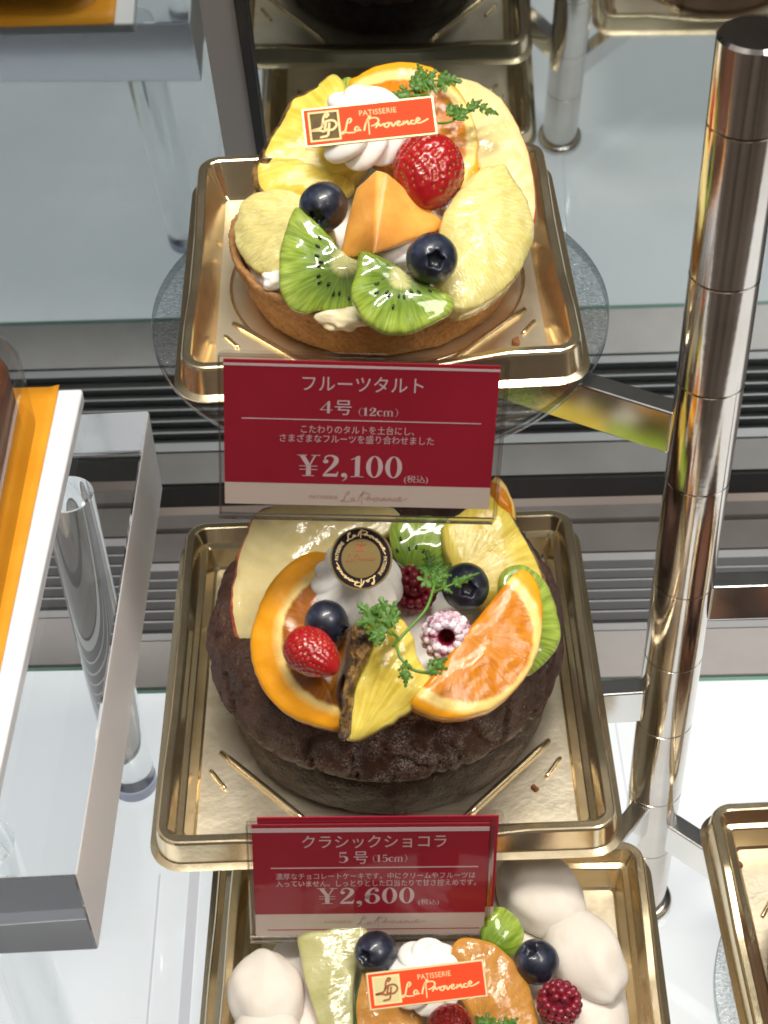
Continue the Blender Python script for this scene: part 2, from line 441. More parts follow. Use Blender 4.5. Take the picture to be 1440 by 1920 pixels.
class MB:
    def __init__(s): s.v = []; s.f = []; s.m = []
    def add(s, v, f, m=0):
        b = len(s.v); s.v += [tuple(map(float, x)) for x in v]; s.f += [tuple(b + i for i in q) for q in f]; s.m += [m] * len(f)
    def box(s, x0, x1, y0, y1, z0, z1, m=0):
        v = [(x, y, z) for z in (z0, z1) for y in (y0, y1) for x in (x0, x1)]
        s.add(v, [(0, 2, 3, 1), (4, 5, 7, 6), (0, 1, 5, 4), (2, 6, 7, 3), (0, 4, 6, 2), (1, 3, 7, 5)], m)
    def tube(s, pts, rad, seg=10, m=0, cap=True):
        pts = [Vector(p) for p in pts]; n = len(pts)
        if not isinstance(rad, (list, tuple)): rad = [rad] * n
        rings = []; up = Vector((0, 0, 1))
        for i, p in enumerate(pts):
            d = (pts[min(i + 1, n - 1)] - pts[max(i - 1, 0)]).normalized()
            a = d.cross(up)
            if a.length < 1e-3: a = d.cross(Vector((1, 0, 0)))
            a.normalize(); b = d.cross(a)
            rings.append([p + (a * math.cos(2 * PI * k / seg) + b * math.sin(2 * PI * k / seg)) * rad[i] for k in range(seg)])
        v = [q for r in rings for q in r]
        f = [(i * seg + k, i * seg + (k + 1) % seg, (i + 1) * seg + (k + 1) % seg, (i + 1) * seg + k) for i in range(n - 1) for k in range(seg)]
        if cap: f += [tuple(range(seg))[::-1], tuple((n - 1) * seg + k for k in range(seg))]
        s.add(v, f, m)
    def lathe(s, prof, seg=48, c=(0, 0, 0), m=0, fn=None):
        v = []; f = []; n = len(prof)
        for i, (r, z) in enumerate(prof):
            for k in range(seg):
                a = 2 * PI * k / seg
                rr, zz = (r, z) if fn is None else fn(r, z, a)
                v.append((c[0] + rr * math.cos(a), c[1] + rr * math.sin(a), c[2] + zz))
        for i in range(n - 1):
            for k in range(seg):
                f.append((i * seg + k, i * seg + (k + 1) % seg, (i + 1) * seg + (k + 1) % seg, (i + 1) * seg + k))
        f.append(tuple(range(seg))[::-1]); f.append(tuple((n - 1) * seg + k for k in range(seg)))
        s.add(v, f, m)
    def build(s, name, mats, parent=None, **kw):
        return obj(name, s.v, s.f, mats, parent, midx=s.m, **kw)
def bevel(o, w, seg=2):
    md = o.modifiers.new('bevel', 'BEVEL'); md.width = w; md.segments = seg; md.limit_method = 'ANGLE'; md.angle_limit = math.radians(40)
    return o
def catmull(P, per=6, closed=True):
    P = np.asarray(P, float); n = len(P); out = []
    rng = range(n) if closed else range(n - 1)
    for i in rng:
        g = (lambda j: P[j % n]) if closed else (lambda j: P[min(max(j, 0), n - 1)])
        a, b, c, d = g(i - 1), g(i), g(i + 1), g(i + 2)
        for k in range(per):
            t = k / per
            out.append(.5 * (2 * b + (c - a) * t + (2 * a - 5 * b + 4 * c - d) * t * t + (3 * b - a - 3 * c + d) * t ** 3))
    if not closed: out.append(P[-1])
    return np.array(out)
def fib(n):
    g = PI * (3 - math.sqrt(5))
    for i in range(n):
        z = 1 - 2 * (i + .5) / n; r = math.sqrt(1 - z * z)
        yield r * math.cos(g * i), r * math.sin(g * i), z
def frame_from(axis):
    return Vector(axis).normalized().to_track_quat('Z', 'Y').to_matrix()

# ------------------------------------------------------------------ flat slices: traced outline on a real tilted plane, real thickness
def slab(name, px, z, n, thick, mats, label, cat, center=None, R=100, bulge=.002, edge=.0012, rind=None, wob=.0004, group=None, seeds=None, per=5, ctr=None, bulge_p=2, flare=0.):
    n = nrm(n)
    cpx = np.mean(px, 0) if ctr is None else np.array(ctr)
    p0 = at_z(cpx[0], cpx[1], z)
    P = np.array([at_pl(x, y, p0, n) for x, y in catmull(px, per)])
    e1 = nrm(np.cross(np.array([0, 1.0, 0]), n)) if abs(n[1]) < .99 else np.array([1., 0, 0])
    e2 = np.cross(n, e1)
    q = np.c_[(P - p0) @ e1, (P - p0) @ e2]
    if center is None: center = tuple(cpx)
    pc = at_pl(center[0], center[1], p0, n); qc = np.array([(pc - p0) @ e1, (pc - p0) @ e2])
    Rm = R / CF * ((pc - CO) @ _f)
    c = q.mean(0)
    mean = np.linalg.norm(q - c, axis=1).mean()
    ed = edge / mean
    rings = [(.55, -thick), (.9, -thick), (1 - ed * .6 + flare, -thick + edge * .3), (1.0 + flare, -thick + edge), (1.0, -edge), (1 - ed * .35, -edge * .35), (1 - ed, 0)]
    for s in (.93, .86, .78, .69, .59, .48, .36, .24, .12): 
        if s < 1 - ed - .02: rings.append((s, None))
    K = len(q); V = []; UV = []
    off = random.random() * 50
    for s, h in rings:
        for i in range(K):
            w = c + (q[i] - c) * s
            hh = bulge * (1 - s ** bulge_p) if h is None else h
            d = mnoise.noise(Vector((w[0] * 180 + off, w[1] * 180, hh * 180))) * wob * 2 + mnoise.noise(Vector((w[0] * 60 + off, w[1] * 60, 3))) * wob * 2
            ww = w + (q[i] - c) / np.linalg.norm(q[i] - c) * mnoise.noise(Vector((w[0] * 250 + off, w[1] * 250, 9.))) * wob
            V.append(p0 + e1 * ww[0] + e2 * ww[1] + n * (hh + d)); UV.append((w - qc) / Rm)
    nr = len(rings)
    V.append(p0 + e1 * c[0] + e2 * c[1] + n * bulge); UV.append((c - qc) / Rm)
    V.append(p0 + e1 * c[0] + e2 * c[1] - n * thick); UV.append((c - qc) / Rm)
    F = []; MI = []
    for r in range(nr - 1):
        for i in range(K):
            F.append((r * K + i, r * K + (i + 1) % K, (r + 1) * K + (i + 1) % K, (r + 1) * K + i))
            isr = 0
            if rind is not None and r <= rind[2]:
                a, b = rind[0] * per, rind[1] * per
                if (a <= i < b) if a < b else (i >= a or i < b): isr = 1
            MI.append(isr)
    for i in range(K):
        F.append(((nr - 1) * K + i, (nr - 1) * K + (i + 1) % K, nr * K)); MI.append(0)
        F.append(((i + 1) % K, i, nr * K + 1)); MI.append(0)
    if seeds:
        # small dark pips standing in the face, ring of them between two radii, only inside the outline
        def inside(w):
            x, y = w; r = False; j = K - 1
            for i in range(K):
                if (q[i][1] > y) != (q[j][1] > y) and x < (q[j][0] - q[i][0]) * (y - q[i][1]) / (q[j][1] - q[i][1]) + q[i][0]: r = not r
                j = i
            return r
        for k in range(seeds[0]):
            a = 2 * PI * (k + random.random() * .6) / seeds[0]; rr = Rm * random.uniform(seeds[1], seeds[2])
            w = qc + rr * np.array([math.cos(a), math.sin(a)])
            if not inside(c + (w - c) * 1.12): continue
            s_ = np.linalg.norm(w - c) / mean
            base = p0 + e1 * w[0] + e2 * w[1] + n * (bulge * max(0, 1 - min(1, s_) ** bulge_p) + .0001)
            dr = e1 * math.cos(a) + e2 * math.sin(a); dt = np.cross(n, dr)
            b0 = len(V)
            for (x, y, zz) in fib(22):
                V.append(base + dr * x * .00105 + dt * y * .00052 + n * zz * .0004); UV.append((w - qc) / Rm)
            bm = bmesh.new(); vs = [bm.verts.new(V[b0 + i]) for i in range(22)]
            for i, v_ in enumerate(vs): v_.index = i
            idx = {v_: i for i, v_ in enumerate(vs)}
            res = bmesh.ops.convex_hull(bm, input=vs)
            for f_ in bm.faces: F.append(tuple(b0 + idx[v_] for v_ in f_.verts)); MI.append(len(mats) - 1)
            bm.free()
    o = obj(name, V, F, mats, midx=MI, uv=UV)
    tag(o, label, cat, group)
    return o

# ------------------------------------------------------------------ text and strokes
_fc = {}
def text2d(body, size=1.0, space=1.0):
    k = (body, space)
    if k not in _fc:
        cu = bpy.data.curves.new('t', 'FONT'); cu.body = body; cu.align_x = 'LEFT'; cu.size = 1; cu.space_character = space; cu.resolution_u = 3
        o = bpy.data.objects.new('t', cu); COL.objects.link(o)
        dg = bpy.context.evaluated_depsgraph_get()
        me = bpy.data.meshes.new_from_object(o.evaluated_get(dg))
        v = np.array([x.co[:2] for x in me.vertices]); f = [tuple(p.vertices) for p in me.polygons]
        bpy.data.meshes.remove(me); bpy.data.objects.remove(o); bpy.data.curves.remove(cu)
        _fc[k] = (v, f)
    v, f = _fc[k]
    return v.copy(), f
def fit(v, x0, x1, y0, y1):
    lo, hi = v.min(0), v.max(0)
    return np.c_[x0 + (v[:, 0] - lo[0]) / (hi[0] - lo[0]) * (x1 - x0), y0 + (v[:, 1] - lo[1]) / (hi[1] - lo[1]) * (y1 - y0)]
def ribbon(pts, w, per=6):
    """flat stroke through pts with widths w (number or list)"""
    P = catmull(pts, per, False); n = len(P)
    if isinstance(w, (int, float)): w = [w] * len(pts)
    wi = np.interp(np.linspace(0, len(w) - 1, n), range(len(w)), w)
    T = np.gradient(P, axis=0); T /= np.linalg.norm(T, axis=1)[:, None] + 1e-9
    S = np.c_[-T[:, 1], T[:, 0]] * wi[:, None] / 2
    v = np.r_[P + S, P - S]
    return v, [(i, i + 1, n + i + 1, n + i) for i in range(n - 1)]
def joined(parts):
    V = []; F = []; b = 0
    for v, f in parts:
        V.append(np.asarray(v, float)); F += [tuple(b + i for i in q) for q in f]; b += len(v)
    return np.vstack(V), F
def poly(pts): return np.array(pts, float), [tuple(range(len(pts)))]
def ellring(cx, cy, rx, ry, ix, iy, n=40):
    a = np.linspace(0, 2 * PI, n, endpoint=False)
    v = np.r_[np.c_[cx + rx * np.cos(a), cy + ry * np.sin(a)], np.c_[cx + ix * np.cos(a), cy + iy * np.sin(a)]]
    return v, [(i, (i + 1) % n, n + (i + 1) % n, n + i) for i in range(n)]
def disk2(cx, cy, r, n=24):
    a = np.linspace(0, 2 * PI, n, endpoint=False)
    return np.c_[cx + r * np.cos(a), cy + r * np.sin(a)], [tuple(range(n))]
def glyph(ch):
    """serif price figures with thick and thin strokes; unit height, returns parts and advance"""
    if ch == '0': return [ellring(.30, .5, .28, .51, .125, .47)], .62
    if ch == '1': return [poly([(.17, 0), (.33, 0), (.33, 1), (.25, 1), (.17, .93)]), poly([(.03, .83), (.18, .93), (.18, .87), (.03, .80)]), poly([(.03, 0), (.47, 0), (.47, .035), (.03, .035)])], .50
    if ch == '2': return [ribbon([(.10, .70), (.13, .92), (.30, .985), (.46, .88), (.47, .70), (.36, .48), (.16, .22), (.06, .06)], [.03, .05, .06, .14, .17, .13, .07, .04]), disk2(.13, .71, .09), poly([(.04, 0), (.52, 0), (.56, .24), (.53, .24), (.49, .14), (.10, .13), (.04, .06)])], .60
    if ch == '6': return [ellring(.30, .31, .28, .32, .13, .28), ribbon([(.11, .30), (.12, .62), (.24, .90), (.44, .98), (.50, .88)], [.16, .16, .10, .04, .03]), disk2(.47, .84, .075)], .62
    if ch == '4': return [poly([(.34, 0), (.47, 0), (.47, 1), (.42, 1), (.34, .86)]), poly([(.02, .24), (.60, .24), (.60, .29), (.02, .29)]), poly([(.02, .29), (.07, .29), (.44, 1), (.40, 1)])], .62
    if ch == '5': return [poly([(.10, .95), (.48, .95), (.50, 1), (.10, 1)]), poly([(.10, .50), (.14, .50), (.14, 1), (.10, 1)]), ribbon([(.12, .50), (.28, .61), (.47, .48), (.49, .26), (.34, .04), (.16, .04), (.07, .16)], [.04, .06, .15, .16, .07, .05, .04]), poly([(.12, .86), (.46, .86), (.48, .99), (.12, .99)])], .60
    if ch == ',': return [disk2(.13, .08, .10), ribbon([(.20, .06), (.19, -.08), (.07, -.20)], [.08, .05, .015])], .30
    if ch == 'Y': return [poly([(.06, 1), (.24, 1), (.46, .50), (.30, .50)]), poly([(.58, 1), (.64, 1), (.44, .50), (.39, .50)]), poly([(.30, 0), (.46, 0), (.46, .52), (.30, .52)]), poly([(.0, .965), (.32, .965), (.32, 1), (.0, 1)]), poly([(.47, .965), (.76, .965), (.76, 1), (.47, 1)]), poly([(.18, 0), (.58, 0), (.58, .035), (.18, .035)]), poly([(.08, .46), (.68, .46), (.68, .49), (.08, .49)]), poly([(.08, .30), (.68, .30), (.68, .33), (.08, .33)])], .80
    if ch == '(': return [ribbon([(.24, 1.0), (.08, .75), (.04, .45), (.08, .15), (.24, -.1)], [.02, .04, .06, .04, .02])], .28
    if ch == ')': return [ribbon([(.04, 1.0), (.20, .75), (.24, .45), (.20, .15), (.04, -.1)], [.02, .04, .06, .04, .02])], .30
    if ch == 'c': return [ribbon([(.42, .52), (.30, .66), (.12, .56), (.08, .34), (.14, .10), (.30, .02), (.44, .14)], [.08, .06, .10, .14, .10, .05, .03])], .48
    if ch == 'm': return [p for x in (.06, .36, .66) for p in (poly([(x, 0), (x + .10, 0), (x + .10, .62), (x, .62)]), poly([(x - .06, 0), (x + .16, 0), (x + .16, .04), (x - .06, .04)]))] + [ribbon([(.12, .50), (.24, .64), (.36, .62), (.41, .48)], [.03, .06, .07, .08]), ribbon([(.42, .50), (.54, .64), (.66, .62), (.71, .48)], [.03, .06, .07, .08])], .90
    return [], .3
def serif(s, gap=.02):
    x = 0; out = []
    for ch in s:
        g, a = glyph(ch)
        for v, f in g:
            v = np.array(v); v[:, 0] += x; out.append((v, f))
        x += a + gap
    return joined(out)
def logo_script(w=.022):
    """handwritten 'La Provence' in a box about 3.9 x 1"""
    S = [[(.36, .68), (.47, .84), (.45, .99), (.34, .92), (.25, .62), (.16, .26), (.05, .05), (-.03, .10), (.07, .18), (.28, .08), (.60, .07)],
         [(.78, .40), (.66, .40), (.60, .22), (.70, .14), (.80, .34), (.79, .16), (.90, .18)],
         [(1.02, .10), (1.08, .40), (1.22, .80), (1.40, 1.02)], [(1.30, 1.08), (1.26, .60), (1.24, -.18)],
         [(1.14, .62), (1.36, .86), (1.66, .84), (1.72, .62), (1.54, .42), (1.36, .36)],
         [(1.56, .20), (1.70, .46), (1.74, .44), (1.78, .30), (1.96, .46)],
         [(2.06, .46), (1.96, .30), (2.08, .18), (2.20, .34), (2.10, .46), (2.30, .44)],
         [(2.30, .46), (2.36, .20), (2.52, .46)], [(2.54, .32), (2.70, .42), (2.62, .50), (2.54, .34), (2.64, .20), (2.80, .30)],
         [(2.82, .20), (2.88, .46), (2.92, .30), (3.04, .46), (3.08, .22), (3.18, .28)],
         [(3.36, .44), (3.22, .42), (3.20, .26), (3.34, .22), (3.44, .30)],
         [(3.44, .34), (3.62, .46), (3.54, .58), (3.44, .38), (3.56, .24), (3.80, .32), (4.02, .46)]]
    return joined([ribbon(s, w if i not in (3,) else w * .7) for i, s in enumerate(S)])
def mono_LP(w=.07):
    S = [[(.62, .98), (.50, .80), (.40, .45), (.10, .36), (.02, .34), (.30, .33), (.48, .26)], [(.62, .98), (.70, .92), (.58, .80)],
         [(.58, .62), (.50, .30), (.62, .36)], [(.40, .50), (.60, .66), (.86, .66), (.96, .50), (.84, .34), (.68, .30)], [(.70, .60), (.64, .30), (.58, .10), (.36, .06), (.32, .02)]]
    return joined([ribbon(s, w) for s in S])
def place2(name, vf, O, ex, ey, n, lift, mats, parent, thick=.00008, label=None):
    v, f = vf
    P = O + v[:, :1] * ex + v[:, 1:2] * ey + n * lift
    o = obj(name, P, f, mats, parent, smooth=False, recalc=False)
    if label: o['label'] = label
    return o
def plate(O, ex, ey, n, x0, x1, y0, y1, z0, z1, rad=0., seg=5):
    """a rounded flat plate as verts, faces in the plane frame"""
    c = []
    for (cx, cy, a0) in ((x1 - rad, y1 - rad, 0), (x0 + rad, y1 - rad, PI / 2), (x0 + rad, y0 + rad, PI), (x1 - rad, y0 + rad, 1.5 * PI)):
        for k in range(seg + 1 if rad else 1):
            a = a0 + (PI / 2) * k / seg; c.append((cx + rad * math.cos(a), cy + rad * math.sin(a)))
    K = len(c)
    V = [O + ex * x + ey * y + n * z0 for x, y in c] + [O + ex * x + ey * y + n * z1 for x, y in c]
    F = [tuple(range(K))[::-1], tuple(range(K, 2 * K))] + [(i, (i + 1) % K, K + (i + 1) % K, K + i) for i in range(K)]
    return V, F

# ================================================================== THE SETTING
YAW = math.radians(1.94); TAU = math.radians(10.32)
BA = np.array([math.cos(YAW), -math.sin(YAW), 0]); BB = np.array([math.sin(YAW), math.cos(YAW), 0]); ZZ = np.array([0, 0, 1.0])
def back(x, y, z): return BA * x + BB * y + ZZ * z
def bbox(mb, x0, x1, y0, y1, z0, z1, m_=0):
    v = [back(x, y, z) for z in (z0, z1) for y in (y0, y1) for x in (x0, x1)]
    mb.add(v, [(0, 2, 3, 1), (4, 5, 7, 6), (0, 1, 5, 4), (2, 6, 7, 3), (0, 4, 6, 2), (1, 3, 7, 5)], m_)

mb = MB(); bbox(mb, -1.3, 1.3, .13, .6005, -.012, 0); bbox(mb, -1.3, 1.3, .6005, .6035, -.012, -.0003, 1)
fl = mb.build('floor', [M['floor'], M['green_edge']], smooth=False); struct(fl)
def strip_px(name, pts, w, mt, z=.0006):
    P = [at_z(x, y, 0) for x, y in pts]
    d = nrm(P[-1] - P[0]); P[-1] = P[-1] + d * .25; s = np.cross(d, ZZ) * w / 2
    o = obj(name, [P[0] + s + ZZ * z, P[0] - s + ZZ * z, P[-1] - s + ZZ * z, P[-1] + s + ZZ * z], [(0, 1, 2, 3)], mt, smooth=False); return struct(o)
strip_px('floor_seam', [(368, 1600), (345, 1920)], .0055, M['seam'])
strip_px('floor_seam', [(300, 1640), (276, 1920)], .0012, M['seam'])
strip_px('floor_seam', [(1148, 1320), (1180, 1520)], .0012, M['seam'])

g = empty('air_grille', tuple(back(0, .68, -.012)), 'long dark grey louvred air grille along the back of the floor', 'grille')
mb = MB(); bbox(mb, -1.3, 1.3, .6045, .640, -.02, .0012); mb.build('front_strip', M['strip'], g, smooth=False)
mb = MB(); bbox(mb, -1.3, 1.3, .640, .7065, -.022, -.012); mb.build('duct', M['slot'], g, smooth=False)
mb = MB()
bbox(mb, -1.3, 1.3, .6415, .6470, -.012, .0005); bbox(mb, -1.3, 1.3, .7000, .7065, -.012, .0005)
mb.build('slat_border', M['grille_light'], g, smooth=False)
mb = MB()
for i in range(5):
    y = .6562 + i * .0088
    bbox(mb, -1.3, 1.3, y, y + .0013, -.011, .0003)
mb.build('slat_edge', M['grille_light'], g, smooth=False)
mb = MB()
for i in range(6):
    y = .6474 + i * .0088
    bbox(mb, -1.3, 1.3, y, y + .0084, -.0115, -.0065)
mb.build('slat', M['grille'], g, smooth=False)
mb = MB(); bbox(mb, -1.3, 1.3, .7080, .7330, -.02, .0008); bbox(mb, -1.3, 1.3, .7350, .7470, -.02, .004); mb.build('rear_panel', M['panel'], g, smooth=False)

# the leaning mirror at the back (its top leans towards the viewer)
Ym = .7524
MU = nrm(-BB * math.sin(TAU) + ZZ * math.cos(TAU)); MN = nrm(-BB * math.cos(TAU) - ZZ * math.sin(TAU)); MO = back(0, Ym, 0)
MN = nrm(-BB * math.cos(TAU) - ZZ * math.sin(TAU))
def onm(x, s, d=0.): return MO + BA * x + MU * s + MN * d
def mbox(mb, x0, x1, s0, s1, d0, d1, m_=0):
    v = [onm(x, s, d) for d in (d0, d1) for s in (s0, s1) for x in (x0, x1)]
    mb.add(v, [(0, 2, 3, 1), (4, 5, 7, 6), (0, 1, 5, 4), (2, 6, 7, 3), (0, 4, 6, 2), (1, 3, 7, 5)], m_)
mb = MB(); mbox(mb, -1.3, 1.3, .0305, .95, -.006, 0)
mir = tag(mb.build('mirror_wall', M['mirror'], smooth=False), 'smoked mirror wall leaning over the grille, reflecting trays', 'mirror')
mb = MB(); mbox(mb, -1.3, 1.3, .010, .0300, -.006, .002)
tag(mb.build('door_track', M['gasket'], smooth=False), 'black track running along the foot of the mirror', 'track')
# grey upright and black rubber strip on the mirror
fr = empty('door_frame', tuple(onm(-.17, .05)), 'grey upright door frame with black rubber strip on mirror', 'door frame')
def mir_px(x, y): return at_pl(x, y, MO, MN)
def upright(name, a, b, mt, d):
    (l0, l1), (r0, r1) = a, b
    def line(p, q):
        P, Q = mir_px(*p), mir_px(*q); dr = (Q - P)
        s = lambda X: (X - MO) @ MU
        t1 = (.042 - s(P)) / (s(Q) - s(P)); t0 = (.62 - s(P)) / (s(Q) - s(P))
        return P + dr * t0, P + dr * t1
    A0, A1 = line(l0, l1); B0, B1 = line(r0, r1)
    V = [A0 + MN * .0002, B0 + MN * .0002, B1 + MN * .0002, A1 + MN * .0002, A0 + MN * d, B0 + MN * d, B1 + MN * d, A1 + MN * d]
    return obj(name, V, [(0, 1, 2, 3), (7, 6, 5, 4), (0, 4, 5, 1), (1, 5, 6, 2), (2, 6, 7, 3), (3, 7, 4, 0)], mt, fr, smooth=False)
upright('stile', ((376, 0), (424, 290)), ((440, 0), (484, 290)), M['frame'], .004)
upright('rubber_strip', ((442, 0), (486, 290)), ((464, 0), (501, 290)), M['gasket'], .006)

# ================================================================== CHROME STAND
PX, PY, PR = .1215, .4514, .0124
st = empty('display_stand', (PX, PY, 0), 'tall chrome display stand with jointed tube and flat side arms', 'stand')
prof = [(0, .478), (PR - .0012, .478), (PR, .4768)]
for z in (.4475, .3895, .3428, .2947, .2377, .1926, .1481, .0973, .0553):
    prof += [(PR, z + .0005), (PR - .0008, z + .0002), (PR - .0008, z - .0002), (PR, z - .0005)]
prof += [(PR, .004), (0, .004)]
mb = MB(); mb.lathe(prof, 64, (PX, PY, 0))
po = mb.build('tube', [M['chrome'], M['groove']], st)
sharp(po, 30)
md = [p for p in po.data.polygons]
for p in md:
    r = math.hypot(p.center[0], p.center[1])
    if r < PR - .00035 and p.center[2] < .47 and p.center[2] > .01 and abs(p.normal[2]) < .6: p.material_index = 1
mb = MB(); mb.lathe([(.0, 0), (.0160, 0), (.0160, .003), (.0150, .0045), (.0125, .005), (0, .005)], 48, (PX, PY, .0003)); mb.build('base_flange', M['chrome'], st)
for (tx, ty, zt, ln) in ((.0023, .524, .3245, .10), (-.004, .449, .1712, .10), (.231, .346, .0802, .10), (.30, .447, .236, .13), (.0125, .321, .0960, .10)):
    d = nrm((tx - PX, ty - PY, 0)); s = np.cross(d, ZZ) * .0045; b = np.array([PX, PY, 0]) + d * (PR - .001)
    V = [b + k * d * ln + sg * s + ZZ * z for k in (0, 1) for sg in (-1, 1) for z in (zt - .020, zt)]
    o = obj('arm', V, [(0, 1, 3, 2), (4, 6, 7, 5), (0, 4, 5, 1), (2, 3, 7, 6), (1, 5, 7, 3), (0, 2, 6, 4)], M['brushed'], st, smooth=False)
    bevel(o, .0008, 2)

def disc(cx, cy, zt, r, th, label):
    mb = MB(); mb.lathe([(0, 0), (r - .0005, 0), (r, .0006), (r, th - .0006), (r - .0005, th), (0, th)], 96, (cx, cy, zt - th))
    o = mb.build('glass_disc', [M['glass'], M['glass_edge']])
    for p in o.data.polygons:
        if abs(p.normal[2]) < .8: p.material_index = 1
    return tag(sharp(o), label, 'glass disc', 'round glass discs on the stand')
disc(.0023, .5245, .3300, .0922, .005, 'round textured glass disc under the fruit tart tray')
disc(-.004, .449, .1766, .075, .005, 'round glass disc under the chocolate cake tray, mostly hidden')
disc(.0125, .321, .1014, .072, .005, 'round glass disc under the lowest white cream cake tray')
disc(.220, .340, .0855, .0885, .005, 'round glass disc under the tray at the right edge')

# ================================================================== GOLD TRAYS
def tray(x, y, zr, side, depth, step, yaw, label):
    t = empty('cake_tray', (0, 0, 0), label, 'tray', 'gold plastic cake trays')
    h = side / 2; NS, NC = 44, 9
    def ring(off, z, notch, rc):
        hh = h + off; rc = max(rc + off, .002); P = []
        for q in range(4):
            a0 = q * PI / 2; ca, sa = round(math.cos(a0)), round(math.sin(a0))
            L = hh - rc
            for i in range(NS):
                s = -L + 2 * L * i / NS
                k = abs(s) / h
                w = 1 - min(1, max(0, (k - .26) / .36))
                zz = z - notch * .0044 * w
                lx, ly = hh, s
                P.append((lx * ca - ly * sa, lx * sa + ly * ca, zz))
            for i in range(NC):
                a = PI / 2 * i / NC; lx, ly = L + rc * math.cos(a), L + rc * math.sin(a)
                P.append((lx * ca - ly * sa, lx * sa + ly * ca, z))
        return P
    pr = [(.0030, -.0130, 0), (.0040, -.0133, 0), (.0041, -.0127, 0), (.0030, -.0122, 0), (.0016, -.0115, 0), (.0002, -.0012, 1), (-.0004, -.0003, 1), (-.0010, 0, 1), (-.0036, -.0001, 1), (-.0042, -.0005, 1), (-.0048, -.0014, 1)]
    if step: pr += [(-.0065, -.0062, .0), (-.0070, -.0070, 0), (-.0092, -.0075, 0), (-.0098, -.0082, 0), (-.0120, -depth + .0012, 0), (-.0130, -depth, 0)]
    else: pr += [(-.0092, -depth + .0016, 0), (-.0104, -depth, 0)]
    V = []; F = []
    for off, z, nn in [(p[0], p[1], p[2]) for p in pr]: V += ring(off, z, nn, .010)
    K = 4 * (NS + NC)
    for r in range(len(pr) - 1):
        F += [(r * K + i, r * K + (i + 1) % K, (r + 1) * K + (i + 1) % K, (r + 1) * K + i) for i in range(K)]
    o = obj('rim', V, F, M['gold'], t, origin=np.zeros(3)); sharp(o, 20)
    w = h + pr[-1][0]
    V = ring(pr[-1][0], -depth, 0, .010); n0 = len(V)
    # floor: a grid-free fan of rings so the foil can undulate, with a round groove
    F = []; rr = [1, .93, .85, .76, .66, .55, .42, .28, .14]
    base = np.array(V)
    V = []
    for s in rr:
        for p in base:
            q = p * np.array([s, s, 1]); r = math.hypot(q[0], q[1])
            V.append((q[0], q[1], -depth + (.0004 * mnoise.noise(Vector((q[0] * 40, q[1] * 40, side * 9))) if s < .99 else 0)))
    for r in range(len(rr) - 1): F += [(r * K + i, r * K + (i + 1) % K, (r + 1) * K + (i + 1) % K, (r + 1) * K + i) for i in range(K)]
    F.append(tuple((len(rr) - 1) * K + i for i in range(K)))
    obj('floor_panel', V, F, M['gold_floor'], t, origin=np.zeros(3))
    if not step:
     mb = MB(); R = w * .93
     mb.tube([(R * math.cos(a), R * math.sin(a), -depth + .0001) for a in np.linspace(0, 2 * PI, 73)], .0008, 6, cap=False)
     mb.build('ring_bead', M['gold'], t, origin=np.zeros(3))
    for sx in (-1, 1):
        for sy in (-1, 1):
            for a, b, rad in (((.90, .41), (.41, .90), .0016), ((.95, .53), (.86, .66), .0011)):
                mb = MB()
                p, q = np.array([sx * a[0] * w, sy * a[1] * w]), np.array([sx * b[0] * w, sy * b[1] * w])
                pts = [(*(p + (q - p) * k), -depth + .0003) for k in np.linspace(0, 1, 9)]
                mb.tube(pts, [rad * .75] + [rad] * 7 + [rad * .75], 12)
                mb.build('rib', M['gold'], t, origin=np.zeros(3))
    t.location = (x, y, zr); t.rotation_euler = (0, 0, yaw)
    return t
TR1 = tray(.0018, .5409, .3470, .150, .0165, False, .0013, 'gold tray under the fruit tart, uppermost of the stand')
TR2 = tray(-.0040, .4508, .1961, .180, .0190, True, -.0142, 'gold tray under the chocolate cake, behind the 2,600 yen card')
TR3 = copy_tree(TR2); TR3.location = (.0125, .3190, .1210); TR3.rotation_euler = (0, 0, -.045)
TR3['label'] = 'gold tray under the white cream cake, lowest in front'
TR4 = copy_tree(TR2); TR4.location = (.2325, .3440, .1050); TR4.rotation_euler = (0, 0, 0)
TR5 = copy_tree(TR2); TR5.location = (.0040, .4250, .0800); TR5.rotation_euler = (0, 0, -.03)
TR5['label'] = 'gold tray hidden under the chocolate cake tray, seen in the mirror'
TR4['label'] = 'gold tray with a brown crumb, cut by the right edge'

# ================================================================== LEFT: ACRYLIC STAND, BOARD, LOAF
a = empty('acrylic_stand', (-.35, .44, .196), 'thick clear acrylic block shelf standing on clear round posts', 'shelf')
V = [(-.62, .317, .196), (-.1125, .317, .196), (-.1058, .567, .196), (-.62, .567, .196), (-.62, .317, .245), (-.1125, .317, .245), (-.1058, .567, .245), (-.62, .567, .245)]
o = obj('shelf_block', V, [(3, 2, 1, 0), (4, 5, 6, 7), (0, 1, 5, 4), (1, 2, 6, 5), (2, 3, 7, 6), (3, 0, 4, 7)], [M['acrylic'], M['satin'], M['satin_blue']], a, smooth=False, midx=[0, 0, 0, 1, 2, 0], recalc=False); bevel(o, .001, 2)
for (x, y) in ((-.1452, .5408), (-.1565, .352), (-.52, .5408), (-.52, .352)):
    mb = MB(); mb.lathe([(0, .0075), (.0118, .0075), (.0122, .008), (.0122, .1953), (.0118, .1957), (0, .1957)], 48, (x, y, 0)); sharp(mb.build('post', M['tube_acrylic'], a))
    mb = MB(); mb.lathe([(0, .0004), (.0126, .0004), (.0126, .0072), (0, .0072)], 48, (x, y, 0)); sharp(mb.build('foot', M['satin_blue'], a))
P = at_z(155, 728, .2535); Q = at_z(0, 1442, .2535); k = (Q - P) / (Q[1] - P[1])
Q = P + k * (.30 - P[1])
